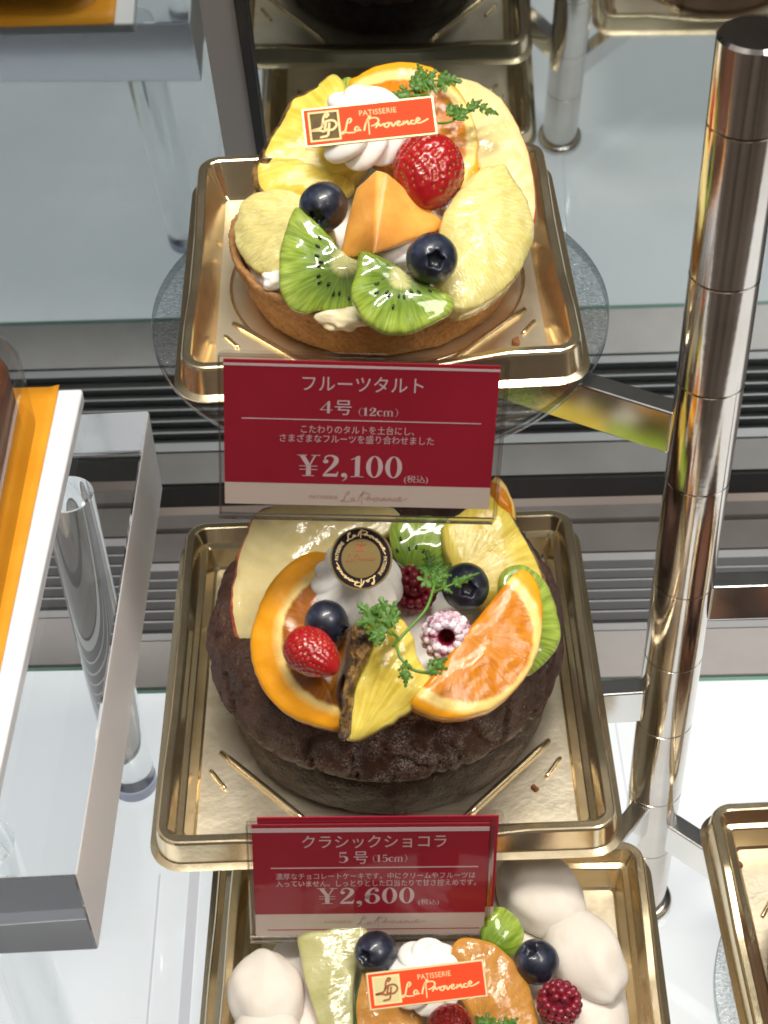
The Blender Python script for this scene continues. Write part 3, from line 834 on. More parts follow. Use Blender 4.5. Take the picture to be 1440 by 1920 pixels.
V = [(-.62, .30, .2456), (Q[0], .30, .2456), (P[0], P[1], .2456), (-.62, P[1] + .009, .2456)]
V += [(x, y, .2535) for x, y, z in V]
o = obj('white_board', V, [(3, 2, 1, 0), (4, 5, 6, 7), (0, 1, 5, 4), (1, 2, 6, 5), (2, 3, 7, 6), (3, 0, 4, 7)], M['white'], smooth=False); bevel(o, .0015, 3)
tag(o, 'white acrylic board lying on the clear shelf block', 'board')
A = at_z(112, 724, .2545); B = at_z(0, 1262, .2545); k = (B - A) / (B[1] - A[1]); B = A + k * (.30 - A[1])
n_ = 24
V = []
for i in range(n_ + 1):
    f = i / n_; p = A + (B - A) * f
    jit = .0006 * math.sin(i * 2.1)
    V += [(p[0] - .30, p[1] + (.008 if i == 0 else 0), .2539), (p[0] - .0045, p[1], .2539 + .0002), (p[0], p[1], .2552 + jit * .3)]
F = [(i * 3 + j, i * 3 + j + 1, i * 3 + j + 4, i * 3 + j + 3) for i in range(n_) for j in range(2)]
o = obj('paper_mat', V, F, M['paper']); md = o.modifiers.new('s', 'SOLIDIFY'); md.thickness = .0003; md.offset = 1
tag(o, 'bright orange paper mat on the white board under brown loaf', 'paper mat')
# brown loaf in a clear film box with a rounded corner
c0 = at_z(14, 800, .275)
lx1, ly1 = c0[0], at_z(0, 690, .275)[1]
def rbox(x0, x1, y0, y1, z0, z1, rad, mb, top=.006):
    prof = [(.0, z0), (0, z1 - top), (.3 * top, z1 - .3 * top), (top, z1)]
    V = []; ring = []
    seg = 8
    for off, z in prof:
        for (cx, cy, a0) in ((x1 - rad, y1 - rad, 0), (x0 + rad, y1 - rad, PI / 2), (x0 + rad, y0 + rad, PI), (x1 - rad, y0 + rad, 1.5 * PI)):
            for k in range(seg + 1):
                a = a0 + PI / 2 * k / seg; V.append((cx + (rad - off) * math.cos(a), cy + (rad - off) * math.sin(a), z))
    K = 4 * (seg + 1); F = [(r * K + i, r * K + (i + 1) % K, (r + 1) * K + (i + 1) % K, (r + 1) * K + i) for r in range(len(prof) - 1) for i in range(K)]
    F += [tuple(range(K))[::-1], tuple((len(prof) - 1) * K + i for i in range(K))]
    mb.add(V, F)
mb = MB(); rbox(-.36, lx1, .33, ly1, .2556, .292, .022, mb)
o = mb.build('loaf_cake', M['loaf']); tag(o, 'brown chocolate loaf cake at the left edge inside clear film', 'cake')
mb = MB(); rbox(-.365, lx1 + .0055, .325, ly1 + .005, .2556, .296, .024, mb)
o = mb.build('clear_cover', M['film']); tag(o, 'clear plastic cover around the brown loaf cake', 'cover')

# ================================================================== HELPERS FOR FRUIT
def at(px, py, z): return at_z(px, py, z)
def depth(p): return (np.array(p) - CO) @ _f
def ball_r(px, py, z, rpx): return rpx / CF * depth(at(px, py, z))
def img_axis(px, py, z, dx, dy, toward):
    """a 3-D direction that points dx,dy in the picture sense (right, down) and `toward` the viewer"""
    v = CX * dx - CY * dy - ray(px, py) / np.linalg.norm(ray(px, py)) * toward
    return nrm(v)
def blueberry(px, py, z, rpx, ax, label, group='blueberries'):
    c = at(px, py, z); r = ball_r(px, py, z, rpx)
    Mx = frame_from(ax); seg = 40
    prof = [(.0, .62), (.14, .61), (.24, .66), (.29, .80), (.33, .905), (.37, .915), (.43, .885), (.55, .81), (.70, .69), (.84, .50), (.94, .27), (.985, .0), (.95, -.29), (.85, -.53), (.68, -.73), (.45, -.87), (.2, -.93), (0, -.94)]
    V = []; F = []
    for i, (rr, zz) in enumerate(prof):
        for k in range(seg):
            a = 2 * PI * k / seg
            star = 1 + (.16 * math.cos(5 * a) if 2 < i < 7 else 0)
            w = 1 + .02 * mnoise.noise(Vector((math.cos(a) * 1.5 + px, math.sin(a) * 1.5, zz * 1.5 + py)))
            up = .03 * math.cos(5 * a) if 3 < i < 6 else 0
            V.append(Vector(c) + Mx @ Vector((rr * star * math.cos(a) * w, rr * star * math.sin(a) * w, (zz + up) * w)) * r)
    n = len(prof)
    F = [(i * seg + k, (i + 1) * seg + k, (i + 1) * seg + (k + 1) % seg, i * seg + (k + 1) % seg) for i in range(n - 1) for k in range(seg)]
    return tag(obj('blueberry', V, F, M['blue']), label, 'blueberry', group)
def strawberry(px, py, z, rpx, L, ax, label, squash=1.):
    """plump berry with sunk seeds; ax points to the tip"""
    c = at(px, py, z); r = ball_r(px, py, z, rpx); Mx = frame_from(ax)
    nu, nv = 110, 80
    sd = []
    for i in range(13):
        t = -.78 + i * .125; cnt = max(4, int(17 * math.sqrt(max(.05, 1 - t * t * .9))))
        for k in range(cnt): sd.append((t + random.uniform(-.02, .02), 2 * PI * (k + .5 * (i % 2)) / cnt + random.uniform(-.08, .08)))
    def radius(t): # t -1 (cap) .. 1 (tip)
        u = (t + 1) / 2
        return 1.06 * (u ** .42) * ((1 - u) ** .62) * 1.72 if 0 < u < 1 else 0
    S = np.array(sd); V = []; F = []
    def pt(t, a, k=1.):
        rr = radius(t) * k
        return Vector((rr * math.cos(a), rr * math.sin(a) * squash, t * L))
    SP = [pt(t, a) for t, a in sd]
    SPn = np.array([list(p) for p in SP])
    for i in range(nv + 1):
        t = -math.cos(PI * i / nv)
        for k in range(nu):
            a = 2 * PI * k / nu
            p = pt(t, a); d = np.min(np.sum((SPn - np.array(p)) ** 2, 1)) ** .5
            dim = -.055 * math.exp(-(d / .072) ** 2) + .018 * math.exp(-((d - .13) / .05) ** 2)
            lump = .03 * mnoise.noise(Vector((p[0] * 2 + px, p[1] * 2, p[2] * 2)))
            p = pt(t, a, 1 + dim + lump)
            V.append(Vector(c) + Mx @ p * r)
    F = [(i * nu + k, i * nu + (k + 1) % nu, (i + 1) * nu + (k + 1) % nu, (i + 1) * nu + k) for i in range(nv) for k in range(nu)]
    o = tag(obj('strawberry', V, F, M['straw']), label, 'strawberry', 'strawberries')
    mb = MB()
    for (t, a) in sd:
        if abs(t) > .86: continue
        p = Vector(c) + Mx @ pt(t, a, .965) * r
        nn = (p - Vector(c)).normalized(); tn = (Mx @ Vector((0, 0, 1))); tn = (tn - nn * tn.dot(nn)).normalized(); bt = nn.cross(tn)
        v = [p + (tn * math.cos(q) * .040 + bt * math.sin(q) * .024) * r for q in np.linspace(0, 2 * PI, 8, endpoint=False)] + [p + nn * .016 * r]
        mb.add(v, [(i, (i + 1) % 8, 8) for i in range(8)])
    s = obj('seeds', mb.v, mb.f, M['achene'], None, origin=np.array(o.location)); s.parent = o; s.location = (0, 0, 0)
    s['kind'] = 'stuff'
    return o
def raspberry(px, py, z, rpx, ax, label, mt, hole=True, L=1.0):
    c = at(px, py, z); r = ball_r(px, py, z, rpx); Mx = frame_from(ax)
    bm = bmesh.new()
    rows = [(.50, .74 * L, .25, 11)] if hole else [(.0, .95 * L, .3, 1), (.34, .88 * L, .26, 6)]
    rows += [(.70, .52 * L, .27, 14), (.80, .22 * L, .28, 16), (.76, -.10 * L, .28, 15), (.64, -.40 * L, .27, 13), (.42, -.66 * L, .27, 9), (.0, -.78 * L, .3, 1)]
    for ri, (rad, zz, s, n) in enumerate(rows):
        for k in range(n):
            a = 2 * PI * (k + .5 * (ri % 2)) / n + random.uniform(-.05, .05)
            p = Vector(c) + Mx @ Vector((rad * math.cos(a), rad * math.sin(a), zz)) * r
            bmesh.ops.create_icosphere(bm, subdivisions=2, radius=s * r * random.uniform(.72, .80), matrix=Matrix.Translation(p))
    if hole: prof = [(.30, .80), (.27, .4), (.24, -.1), (0, -.2)]
    else: prof = [(0, .8), (.4, .7), (.65, .3), (.6, -.3), (0, -.6)]
    V = [v.co[:] for v in bm.verts]; F = [tuple(v.index for v in f.verts) for f in bm.faces]
    bm.verts.index_update(); F = [tuple(v.index for v in f.verts) for f in bm.faces]; V = [v.co[:] for v in bm.verts]; bm.free()
    mi = [0] * len(F); b0 = len(V); sg = 24
    core = ([(.46, .62 * L), (.34, .80 * L), (.29, .70 * L), (.27, .3 * L), (.22, -.2 * L), (0, -.25 * L)] if hole else [(0, .8 * L), (.4, .72 * L), (.66, .3 * L), (.66, -.2 * L), (.4, -.6 * L), (0, -.7 * L)])
    for rr, zz in core:
        for k in range(sg):
            a = 2 * PI * k / sg; V.append(tuple(Vector(c) + Mx @ Vector((rr * math.cos(a), rr * math.sin(a), zz)) * r))
    for i in range(len(core) - 1):
        for k in range(sg):
            F.append((b0 + i * sg + k, b0 + (i + 1) * sg + k, b0 + (i + 1) * sg + (k + 1) % sg, b0 + i * sg + (k + 1) % sg)); mi.append(0 if (i == 0 or not hole) else 1)
    o = obj('raspberry', V, F, [mt, M['rasp']], midx=mi, recalc=False)
    return tag(o, label, 'raspberry', 'raspberries')
def rosette(px, py, z, rpx, hk, ax, label, n=9, twist=1.6, amp=.13, flat=.5, mt='cream'):
    c = at(px, py, z); r = ball_r(px, py, z, rpx); Mx = frame_from(ax)
    seg, nv = 144, 44; V = []; F = []
    for i in range(nv + 1):
        t = i / nv
        prof = (math.sin(min(1, t / .30) * PI / 2) * .96 + .04) if t < .30 else (1 - ((t - .30) / .70) ** 2.1 * (1 - .0)) ** .62
        prof = max(prof, 0.0)
        zz = t * hk
        for k in range(seg):
            a = 2 * PI * k / seg; ph = n * (a - twist * t)
            lob = abs(math.cos(ph / 2)) ** .8
            rr = prof * (1 - amp * 2 + amp * 2 * lob)
            rr *= 1 + .02 * mnoise.noise(Vector((math.cos(a) * 2, math.sin(a) * 2, t * 3 + px)))
            V.append(Vector(c) + Mx @ Vector((rr * math.cos(a), rr * math.sin(a), zz)) * r)
    F = [(i * seg + k, i * seg + (k + 1) % seg, (i + 1) * seg + (k + 1) % seg, (i + 1) * seg + k) for i in range(nv) for k in range(seg)]
    F += [tuple(range(seg))[::-1], tuple(nv * seg + k for k in range(seg))]
    return tag(obj('cream_rosette', V, F, M[mt]), label, 'whipped cream', 'piped cream rosettes')
def blob(name, px, py, z, rx, ry, rz, label, cat, mt, yaw=0., tilt=0., wob=.12, group=None, point=0.):
    """a soft lump, radii in metres"""
    c = at(px, py, z); nu, nv = 48, 32; V = []
    Rm = Matrix.Rotation(yaw, 3, 'Z') @ Matrix.Rotation(tilt, 3, 'Y')
    for i in range(nv + 1):
        th = PI * i / nv
        for k in range(nu):
            a = 2 * PI * k / nu
            d = Vector((math.sin(th) * math.cos(a), math.sin(th) * math.sin(a), math.cos(th)))
            w = 1 + wob * mnoise.noise(d * 1.6 + Vector((px * .1, py * .1, 0))) + wob * .14 * mnoise.noise(d * 5 + Vector((px, py, 0)))
            s = 1 - point * abs(d.x) ** 3
            V.append(Vector(c) + Rm @ Vector((d.x * rx * w, d.y * ry * w * s, d.z * rz * w * s)))
    F = [(i * nu + k, (i + 1) * nu + k, (i + 1) * nu + (k + 1) % nu, i * nu + (k + 1) % nu) for i in range(nv) for k in range(nu)]
    return tag(obj(name, V, F, M[mt]), label, cat, group)
def leaf_px(b, t, w, teeth=4, cut=.45):
    """a feathery lobed outline from base pixel to tip pixel"""
    b, t = np.array(b, float), np.array(t, float); d = t - b; s = np.array([-d[1], d[0]]); s /= np.linalg.norm(s)
    def env(u): return w / 2 * math.sin(PI * min(1, .10 + .90 * u) ** .8) ** .8
    R, Lf = [], []
    for side in (R, Lf):
        for i in range(teeth):
            u = lambda k: .05 + .88 * (i + k) / teeth
            e = env(u(.7)) * random.uniform(.85, 1.15); h = .88 / teeth
            side += [(u(.06), e * cut), (u(.28), e * .80), (u(.40), e * .82), (u(.46), e * .70), (u(.60), e * 1.0), (u(.74), e * 1.02), (u(.78), e * .84), (u(.92), e * .92), (u(.97), e * .74)]
    pts = [b + s * w * .04] + [b + d * u + s * q for u, q in R] + [t] + [b + d * u - s * q for u, q in Lf[::-1]] + [b - s * w * .04]
    return [tuple(p) for p in pts]
def sprig(label, z, leaves, stems, n=(0, -.5, .86)):
    """leaves: (base px, tip px, width px, teeth, dz); stems: pixel polylines with heights"""
    c = at(leaves[0][0][0], leaves[0][0][1], z)
    e = empty('chervil_sprig', tuple(c), label, 'herb', 'chervil sprigs')
    for b, t, w, k, dz, nn in leaves:
        b, t = np.array(b, float), np.array(t, float); d = t - b; L = np.linalg.norm(d); sd = np.array([-d[1], d[0]]) / L; d = d / L
        lobes = [(b + d * L * .42, t, w * .52)]
        for u, fr in ((.16, .62), (.42, .58)):
            for sg in (-1, 1):
                q = b + d * L * u; lobes.append((q, q + (d * .62 + sd * sg * .78) * w * fr * random.uniform(.85, 1.1), w * .40))
        for i, (p, q, ww) in enumerate(lobes):
            n2 = (nn[0] + random.uniform(-.25, .25), nn[1] + random.uniform(-.2, .2), nn[2])
            o = slab('leaflet', leaf_px(p, q, ww, 3 if i else 4), z + dz + .0004 * i * .5, n2, .0003, [M['leaf']], '', '', bulge=.0006, edge=.0001, wob=.0005, per=1)
            for key in ('label', 'category'): del o[key]
            loc = np.array(o.location) - c; o.parent = e; o.location = loc
        mb = MB(); mb.tube([at(b[0], b[1], z + dz), at(*(b + d * L * .5), z + dz + .0004)], .00045, 6); mb.build('stem', M['stem'], e)
    for pts in stems:
        mb = MB(); mb.tube([at(x, y, zz) for x, y, zz in catmull(pts, 5, False)], .0006, 8); mb.build('stem', M['stem'], e)
    return e

# ================================================================== FRUIT TART (top tray)
TX, TY, TZ = .0030, .5400, .3308
def tart_shell():
    e = empty('fruit_tart', (TX, TY, TZ), 'fruit tart with a browned pastry shell on the uppermost tray', 'tart')
    def fn(r, z, a):
        j = .0004 * mnoise.noise(Vector((math.cos(a) * 70, math.sin(a) * 70, z * 1900))) + .0008 * mnoise.noise(Vector((math.cos(a) * 9, math.sin(a) * 9, z * 300))) + .0005 * mnoise.noise(Vector((math.cos(a) * 30, math.sin(a) * 30, z * 900)))
        dz = 0
        if z > .017: dz = .0011 * mnoise.noise(Vector((math.cos(a) * 6 + 3, math.sin(a) * 6, 0))) + .0006 * mnoise.noise(Vector((math.cos(a) * 22, math.sin(a) * 22, 5)))
        return r + j, z + dz
    prof = [(.0, .0004), (.0505, .0004), (.0522, .0012)] + [(.0522 + .0076 * k / 24, .0012 + .0220 * k / 24) for k in range(1, 25)] + [(.0594, .0246), (.0584, .0249), (.0566, .0238), (.0554, .020), (.0545, .016), (0, .0158)]
    mb = MB(); mb.lathe(prof, 420, (TX, TY, TZ), fn=fn); mb.build('pastry_shell', M['tart'], e)
    def fc(r, z, a):
        return r + .0016 * mnoise.noise(Vector((math.cos(a) * 5, math.sin(a) * 5, 1))), z + .0012 * mnoise.noise(Vector((r * 120 * math.cos(a), r * 120 * math.sin(a), 2)))
    mb = MB(); mb.lathe([(0, .0165), (.0540, .0165), (.0545, .0210), (.0535, .0232), (.0500, .0242), (.040, .0245), (.028, .0262), (.014, .0275), (.002, .028)], 120, (TX, TY, TZ), fn=fc)
    mb.build('cream_filling', M['cream'], e)
tart_shell()
# (outlines are traced in picture pixels, then laid on a real plane at that height)
slab('apple_slice', [(815, 150), (862, 142), (915, 160), (955, 200), (985, 260), (1003, 330), (1008, 395), (1000, 440), (985, 452), (955, 425), (905, 330), (870, 240)], .372, (.10, -.38, .92), .006, [M['apple'], M['apple_skin']], 'pale apple slice with red skin edge at the back of the fruit tart', 'apple slice', center=(800, 420), R=260, bulge=.0012, rind=(2.5, 8.2, 5), edge=.002, ctr=(935, 300))
slab('kiwi_slice', [(628, 158), (650, 142), (672, 155), (680, 185), (660, 200), (635, 190)], .381, (0, -.5, .86), .004, [M['kiwi'], M['kiwi_skin'], M['seed']], 'small green kiwi piece peeping out behind pineapple on the fruit tart', 'kiwi slice', center=(650, 240), R=100)
slab('orange_slice', [(652, 158), (672, 138), (705, 121), (745, 113), (790, 118), (832, 138), (868, 178), (890, 230), (899, 285), (893, 340), (868, 388), (842, 402), (810, 350), (760, 320), (700, 300), (664, 230)], .383, (.02, -.55, .83), .0085, [M['orange'], M['orange_rind']], 'round orange slice standing behind the red plaque of the fruit tart', 'orange slice', center=(752, 262), R=150, bulge=.0018, rind=(0, 11.2, 4), ctr=(778, 230))
slab('pineapple_wedge', [(598, 152), (624, 132), (640, 142), (655, 168), (668, 190), (705, 240), (690, 300), (645, 335), (590, 325), (530, 312), (484, 305), (489, 280), (512, 240), (532, 205), (545, 180), (572, 168)], .382, (.05, -.42, .90), .012, [M['pine'], M['pine_rind']], 'upright pineapple wedge with brown rind beside red plaque on the tart', 'pineapple wedge', center=(690, 300), R=200, bulge=.0018, rind=(9.6, 16, 6), edge=.0024, ctr=(585, 245), wob=.0004)
slab('pineapple_wedge', [(472, 318), (482, 298), (530, 290), (595, 300), (640, 322), (665, 345), (640, 362), (600, 380), (548, 384), (505, 374), (476, 352)], .371, (-.02, -.55, .83), .008, [M['pine'], M['pine_rind']], 'short pineapple piece lying in front of upright wedge on the tart', 'pineapple wedge', center=(660, 300), R=190, bulge=.0022, rind=(9.2, 1.2, 6), ctr=(560, 340), wob=.0004)
slab('pomelo_slice', [(452, 378), (474, 360), (520, 352), (575, 370), (620, 420), (620, 480), (570, 522), (530, 538), (498, 515), (470, 500), (445, 465), (437, 425)], .3655, (-.22, -.42, .88), .008, [M['pomelo'], M['pomelo']], 'pale citrus slice at the left rim of the fruit tart', 'citrus slice', center=(640, 400), R=220, bulge=.0036, wob=.0007, ctr=(525, 440))
slab('pomelo_slice', [(898, 318), (925, 306), (950, 310), (985, 362), (1003, 420), (990, 478), (962, 522), (930, 552), (895, 572), (860, 574), (820, 540), (820, 470), (835, 400), (865, 350)], .3710, (.22, -.38, .90), .010, [M['pomelo'], M['pomelo']], 'large pale citrus slice at the right rim of the fruit tart', 'citrus slice', center=(800, 400), R=230, bulge=.0048, wob=.0007, ctr=(915, 450))
slab('kiwi_slice', [(548, 394), (563, 389), (585, 408), (612, 436), (634, 462), (655, 480), (690, 500), (688, 545), (668, 572), (640, 584), (600, 579), (568, 586), (545, 577), (528, 555), (521, 512), (528, 450)], .3690, (-.12, -.62, .78), .0045, [M['kiwi'], M['kiwi_skin'], M['seed']], 'kiwi slice under the left blueberry at the tart front', 'kiwi slice', center=(648, 492), R=128, bulge=.0012, seeds=(26, .34, .58), rind=(0, 16, 3), ctr=(600, 500))
slab('kiwi_slice', [(674, 474), (690, 471), (722, 484), (760, 508), (800, 530), (846, 556), (852, 575), (838, 592), (800, 612), (762, 624), (722, 622), (690, 604), (668, 575), (658, 548), (668, 510)], .3700, (.10, -.60, .79), .0045, [M['kiwi'], M['kiwi_skin'], M['seed']], 'kiwi slice under the right blueberry at the tart front', 'kiwi slice', center=(752, 522), R=108, bulge=.0012, seeds=(26, .30, .56), rind=(0, 15, 3), ctr=(748, 555))
blob('cream_dab', 745, 480, .3655, .012, .007, .006, 'white cream dab between melon chunk and right kiwi slice on tart', 'whipped cream', 'cream', .3, 0, .35)
blob('cream_dab', 850, 395, .374, .0055, .0035, .0035, 'small white cream dab right under the strawberry on the tart', 'whipped cream', 'cream', .7, 0, .5)
blob('cream_dab', 650, 596, .3560, .010, .006, .004, 'cream dab at the tart front between two kiwi slices', 'whipped cream', 'custard', 0, 0, .4)
blob('cream_dab', 521, 526, .3580, .006, .004, .0035, 'small cream dab at the left rim beside the kiwi slice', 'whipped cream', 'cream', 0, 0, .4)
rosette(681, 268, .3830, 94, 1.15, (.0, -.32, .95), 'swirled white cream rosette behind the red plaque of the fruit tart', n=9, twist=1.5, amp=.10)
# melon chunk: a rounded cut pyramid
def melon_chunk():
    P = [at(706, 318, .392), at(727, 324, .391), at(829, 412, .3745), at(833, 428, .3715), at(762, 456, .3690), at(701, 476, .3780), at(637, 486, .3665), at(648, 428, .374), at(668, 352, .384)]
    c = np.mean(P, 0); low = [p + np.array([0, .010, -.014]) for p in (P[0], P[2], P[7])] + [P[7] + np.array([.004, .004, -.004])]
    bm = bmesh.new()
    for p in P + low: bm.verts.new(p)
    bmesh.ops.convex_hull(bm, input=bm.verts)
    for v in [v for v in bm.verts if not v.link_faces]: bm.verts.remove(v)
    bm.verts.index_update()
    V = [v.co[:] for v in bm.verts]; F = [tuple(v.index for v in f.verts) for f in bm.faces]; bm.free()
    o = obj('melon_chunk', V, F, M['melon'])
    b = o.modifiers.new('b', 'REMESH'); b.mode = 'VOXEL'; b.voxel_size = .0007; b.use_smooth_shade = True
    s = o.modifiers.new('s', 'SMOOTH'); s.factor = .5; s.iterations = 7
    return tag(o, 'orange melon chunk cut like a pyramid in the tart centre', 'melon')
melon_chunk()
strawberry(802, 328, .3850, 75, 1.05, img_axis(803, 326, .38, -.10, .75, .55), 'glazed red strawberry beside the red plaque on the fruit tart')
blueberry(606, 388, .3800, 47, img_axis(606, 388, .38, -.28, .45, .75), 'blueberry resting on the upper end of left kiwi on tart')
blueberry(810, 485, .3790, 50, img_axis(810, 485, .38, .15, .05, 1.0), 'blueberry in front of the melon chunk, right of tart centre')
sprig('chervil sprig with three leaves above the red plaque on the tart', .397, [((800, 178), (722, 182), 44, 4, .0, (0, -.6, .8)), ((800, 165), (782, 117), 30, 3, .001, (.1, -.6, .8)), ((790, 150), (868, 152), 46, 4, .0005, (0, -.5, .86)), ((770, 170), (800, 140), 40, 3, .0007, (0, -.5, .86))], [[(805, 190, .394), (803, 170, .397), (800, 150, .3975)]])
sprig('chervil sprig lying on the orange rind right of red plaque', .392, [((838, 216), (858, 196), 30, 3, .0, (0, -.5, .86)), ((850, 222), (880, 205), 34, 3, .0005, (.1, -.6, .8)), ((872, 208), (906, 184), 22, 3, .001, (.2, -.5, .85)), ((895, 198), (936, 216), 22, 4, .001, (.2, -.3, .93))], [[(822, 231, .390), (842, 229, .391), (862, 218, .392), (895, 200, .3935)]])
def crumb(px, py, z, r, label):
    V = []; bm = bmesh.new(); c = at(px, py, z)
    for d in fib(26): bm.verts.new(Vector(c) + Vector(d) * r * random.uniform(.55, 1.25))
    bmesh.ops.convex_hull(bm, input=bm.verts)
    for v in [v for v in bm.verts if not v.link_faces]: bm.verts.remove(v)
    bm.verts.index_update(); V = [v.co[:] for v in bm.verts]; F = [tuple(v.index for v in f.verts) for f in bm.faces]; bm.free()
    return tag(obj('crumb', V, F, M['crumb'], smooth=False), label, 'crumb')
crumb(968, 640, .3318, .0019, 'brown crumb on the uppermost tray beside the tart shell')
for cx_, cy_, cr_, ct_ in ((1003, 1478, .0016, 'dark crumb at the right front corner rib of the chocolate cake tray'), (447, 1440, .0012, 'tiny dark crumb at the left front of the chocolate cake tray')):
    crumb(cx_, cy_, .1778, cr_, ct_)
crumb(1384, 1622, .0872, .0024, 'brown crumb lying alone on the tray cut by right edge')

def plaque(corners, z, n, label, sq, ink):
    n = nrm(n); c = np.mean(corners, 0); p0 = at_z(c[0], c[1], z)
    TL, TR_, BR, BL = [at_pl(x, y, p0, n) for x, y in corners]
    ex = ((TR_ - TL) + (BR - BL)) / 2; ey = ((TL - BL) + (TR_ - BR)) / 2
    Wd, Hd = np.linalg.norm(ex), np.linalg.norm(ey); ex /= Wd; ey = nrm(ey - ex * (ey @ ex)); nn = np.cross(ex, ey)
    O = p0 - ex * Wd / 2 - ey * Hd / 2
    e = empty('name_plaque', tuple(p0), label, 'plaque', 'red and gold name plaques')
    V, F = plate(O, ex, ey, nn, 0, Wd, 0, Hd, -.0009, 0); bevel(obj('board', V, F, M['goldpaper'], e, smooth=False), .0002, 1)
    b = .0007
    V, F = plate(O, ex, ey, nn, b, Wd - b, b, Hd - b, 0, .00015); obj('red_face', V, F, M['plaque'], e, smooth=False)
    s0, s1 = .0022, Hd - .0016; sw = s1 - s0
    V, F = plate(O, ex, ey, nn, s0 - .0002, s0 + sw + .0004, s0 - .0006, s1, .00015, .0003); obj('emblem_frame', V, F, M['goldink'], e, smooth=False)
    V, F = plate(O, ex, ey, nn, s0 + .0005, s0 + sw - .0003, s0 + .0001, s1 - .0007, .0003, .0004); obj('emblem_square', V, F, sq, e, smooth=False)
    v, f = mono_LP(.085); place2('emblem_letters', (fit(v, s0 + .0004, s0 + sw - .0004, s0 + .0003, s1 - .0006), f), O, ex, ey, nn, .0005, ink, e)
    v, f = text2d('PATISSERIE', 1, 1.05); place2('small_lettering', (fit(v, .43 * Wd, .71 * Wd, .66 * Hd, .80 * Hd), f), O, ex, ey, nn, .0003, M['goldink'], e)
    v, f = logo_script(.085); place2('script_lettering', (fit(v, .275 * Wd, .945 * Wd, .16 * Hd, .66 * Hd), f), O, ex, ey, nn, .0003, M['goldink'], e)
    return e
plaque([(567, 205), (815, 178), (819, 252), (570, 277)], .4340, (.03, -.62, .78), 'red plaque with dark gold emblem square on the fruit tart', M['olive'], M['goldink'])

# ================================================================== CHOCOLATE CAKE (middle tray)
KX, KY, KZ = -.0012, .4490, .1774
def choc_cake(cx, cy, cz, label, m1, m2, R=.0755):
    e = empty('chocolate_cake', (cx, cy, cz), label, 'cake')
    k = R / .0755
    def fn(amp, f):
        def g(r, z, a):
            d = Vector((math.cos(a) * r * 60, math.sin(a) * r * 60, z * 60))
            j = amp * mnoise.noise(d) + amp * .5 * mnoise.noise(d * 3.1)
            cr = abs(mnoise.noise(Vector((math.cos(a) * 4.3 + z * 20, math.sin(a) * 4.3, z * 26 + f))))
            if cr < .07 and f > 1: j -= .0024 * (1 - cr / .07)
            cr2 = abs(mnoise.noise(Vector((math.cos(a) * 11, math.sin(a) * 11, z * 70 + f))))
            if cr2 < .05 and f > 1: j -= .0010 * (1 - cr2 / .05)
            s = 1 + .012 * mnoise.noise(Vector((math.cos(a) * 1.2, math.sin(a) * 1.2, f)))
            return max(0, r * s + j) if r > .004 else r, z + amp * .7 * mnoise.noise(d * 1.3 + Vector((5, 5, 5)))
        return g
    def dense(P, n): 
        P = catmull(P, n, False); return [tuple(p) for p in P]
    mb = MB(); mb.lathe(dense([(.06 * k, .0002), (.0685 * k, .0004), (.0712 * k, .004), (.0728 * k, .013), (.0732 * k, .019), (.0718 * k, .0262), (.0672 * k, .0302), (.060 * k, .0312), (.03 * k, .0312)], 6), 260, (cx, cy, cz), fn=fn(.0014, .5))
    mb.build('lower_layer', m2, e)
    mb = MB(); mb.lathe(dense([(.050 * k, .0314), (.0640 * k, .0326), (.0735 * k, .0318), (.0785 * k, .0358), (.0776 * k, .0455), (.0750 * k, .0545), (.0712 * k, .0590), (.064 * k, .0615), (.05 * k, .0622), (.034 * k, .0625), (.018 * k, .0627), (.004 * k, .0627)], 6), 300, (cx, cy, cz), fn=fn(.0016, 2.2))
    mb.build('upper_layer', m1, e)
    return e
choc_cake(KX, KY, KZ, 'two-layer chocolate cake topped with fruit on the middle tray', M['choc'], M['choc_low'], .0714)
blob('cream_bed', 770, 1190, 0.2390, .034, .036, .0085, 'white cream bed under the fruit of the chocolate cake', 'whipped cream', 'cream', 0, 0, .12)
slab('apple_slice', [(482, 955), (455, 1005), (437, 1065), (430, 1130), (436, 1185), (458, 1235), (492, 1258), (555, 1200), (620, 1100), (700, 1020), (745, 985), (735, 950), (650, 935), (550, 938)], 0.2500, (-.15, -.38, .91), .005, [M['apple'], M['apple_skin']], 'large apple slice with red skin on the chocolate cake', 'apple slice', center=(760, 1150), R=330, bulge=.0022, rind=(13.5, 6.3, 5), edge=.002, ctr=(560, 1090), wob=.0007)
M['orange_side'] = mk_orange('orange_flesh_wide_peel', .95, 9, .62)
def wide_peel():
    mt = M['orange_side']; t = mt.node_tree
    for n in t.nodes:
        if n.type == 'VALTORGB' and len(n.color_ramp.elements) == 2:
            a, b = n.color_ramp.elements
            if abs(a.position - .80) < .01: a.position, b.position = .665, .695
            if abs(a.position - .93) < .01: a.position, b.position = .715, .79
wide_peel()
slab('orange_slice', [(592, 1033), (545, 1052), (505, 1095), (478, 1155), (468, 1215), (482, 1272), (512, 1318), (560, 1350), (625, 1366), (640, 1345), (628, 1290), (650, 1200), (655, 1110), (640, 1050)], 0.2615, (-.12, -.50, .86), .010, [M['orange_side'], M['orange_rind']], 'orange half slice with broad peel on left of the chocolate cake', 'orange slice', center=(662, 1195), R=196, bulge=.0030, rind=(0, 8, 4), ctr=(560, 1200))
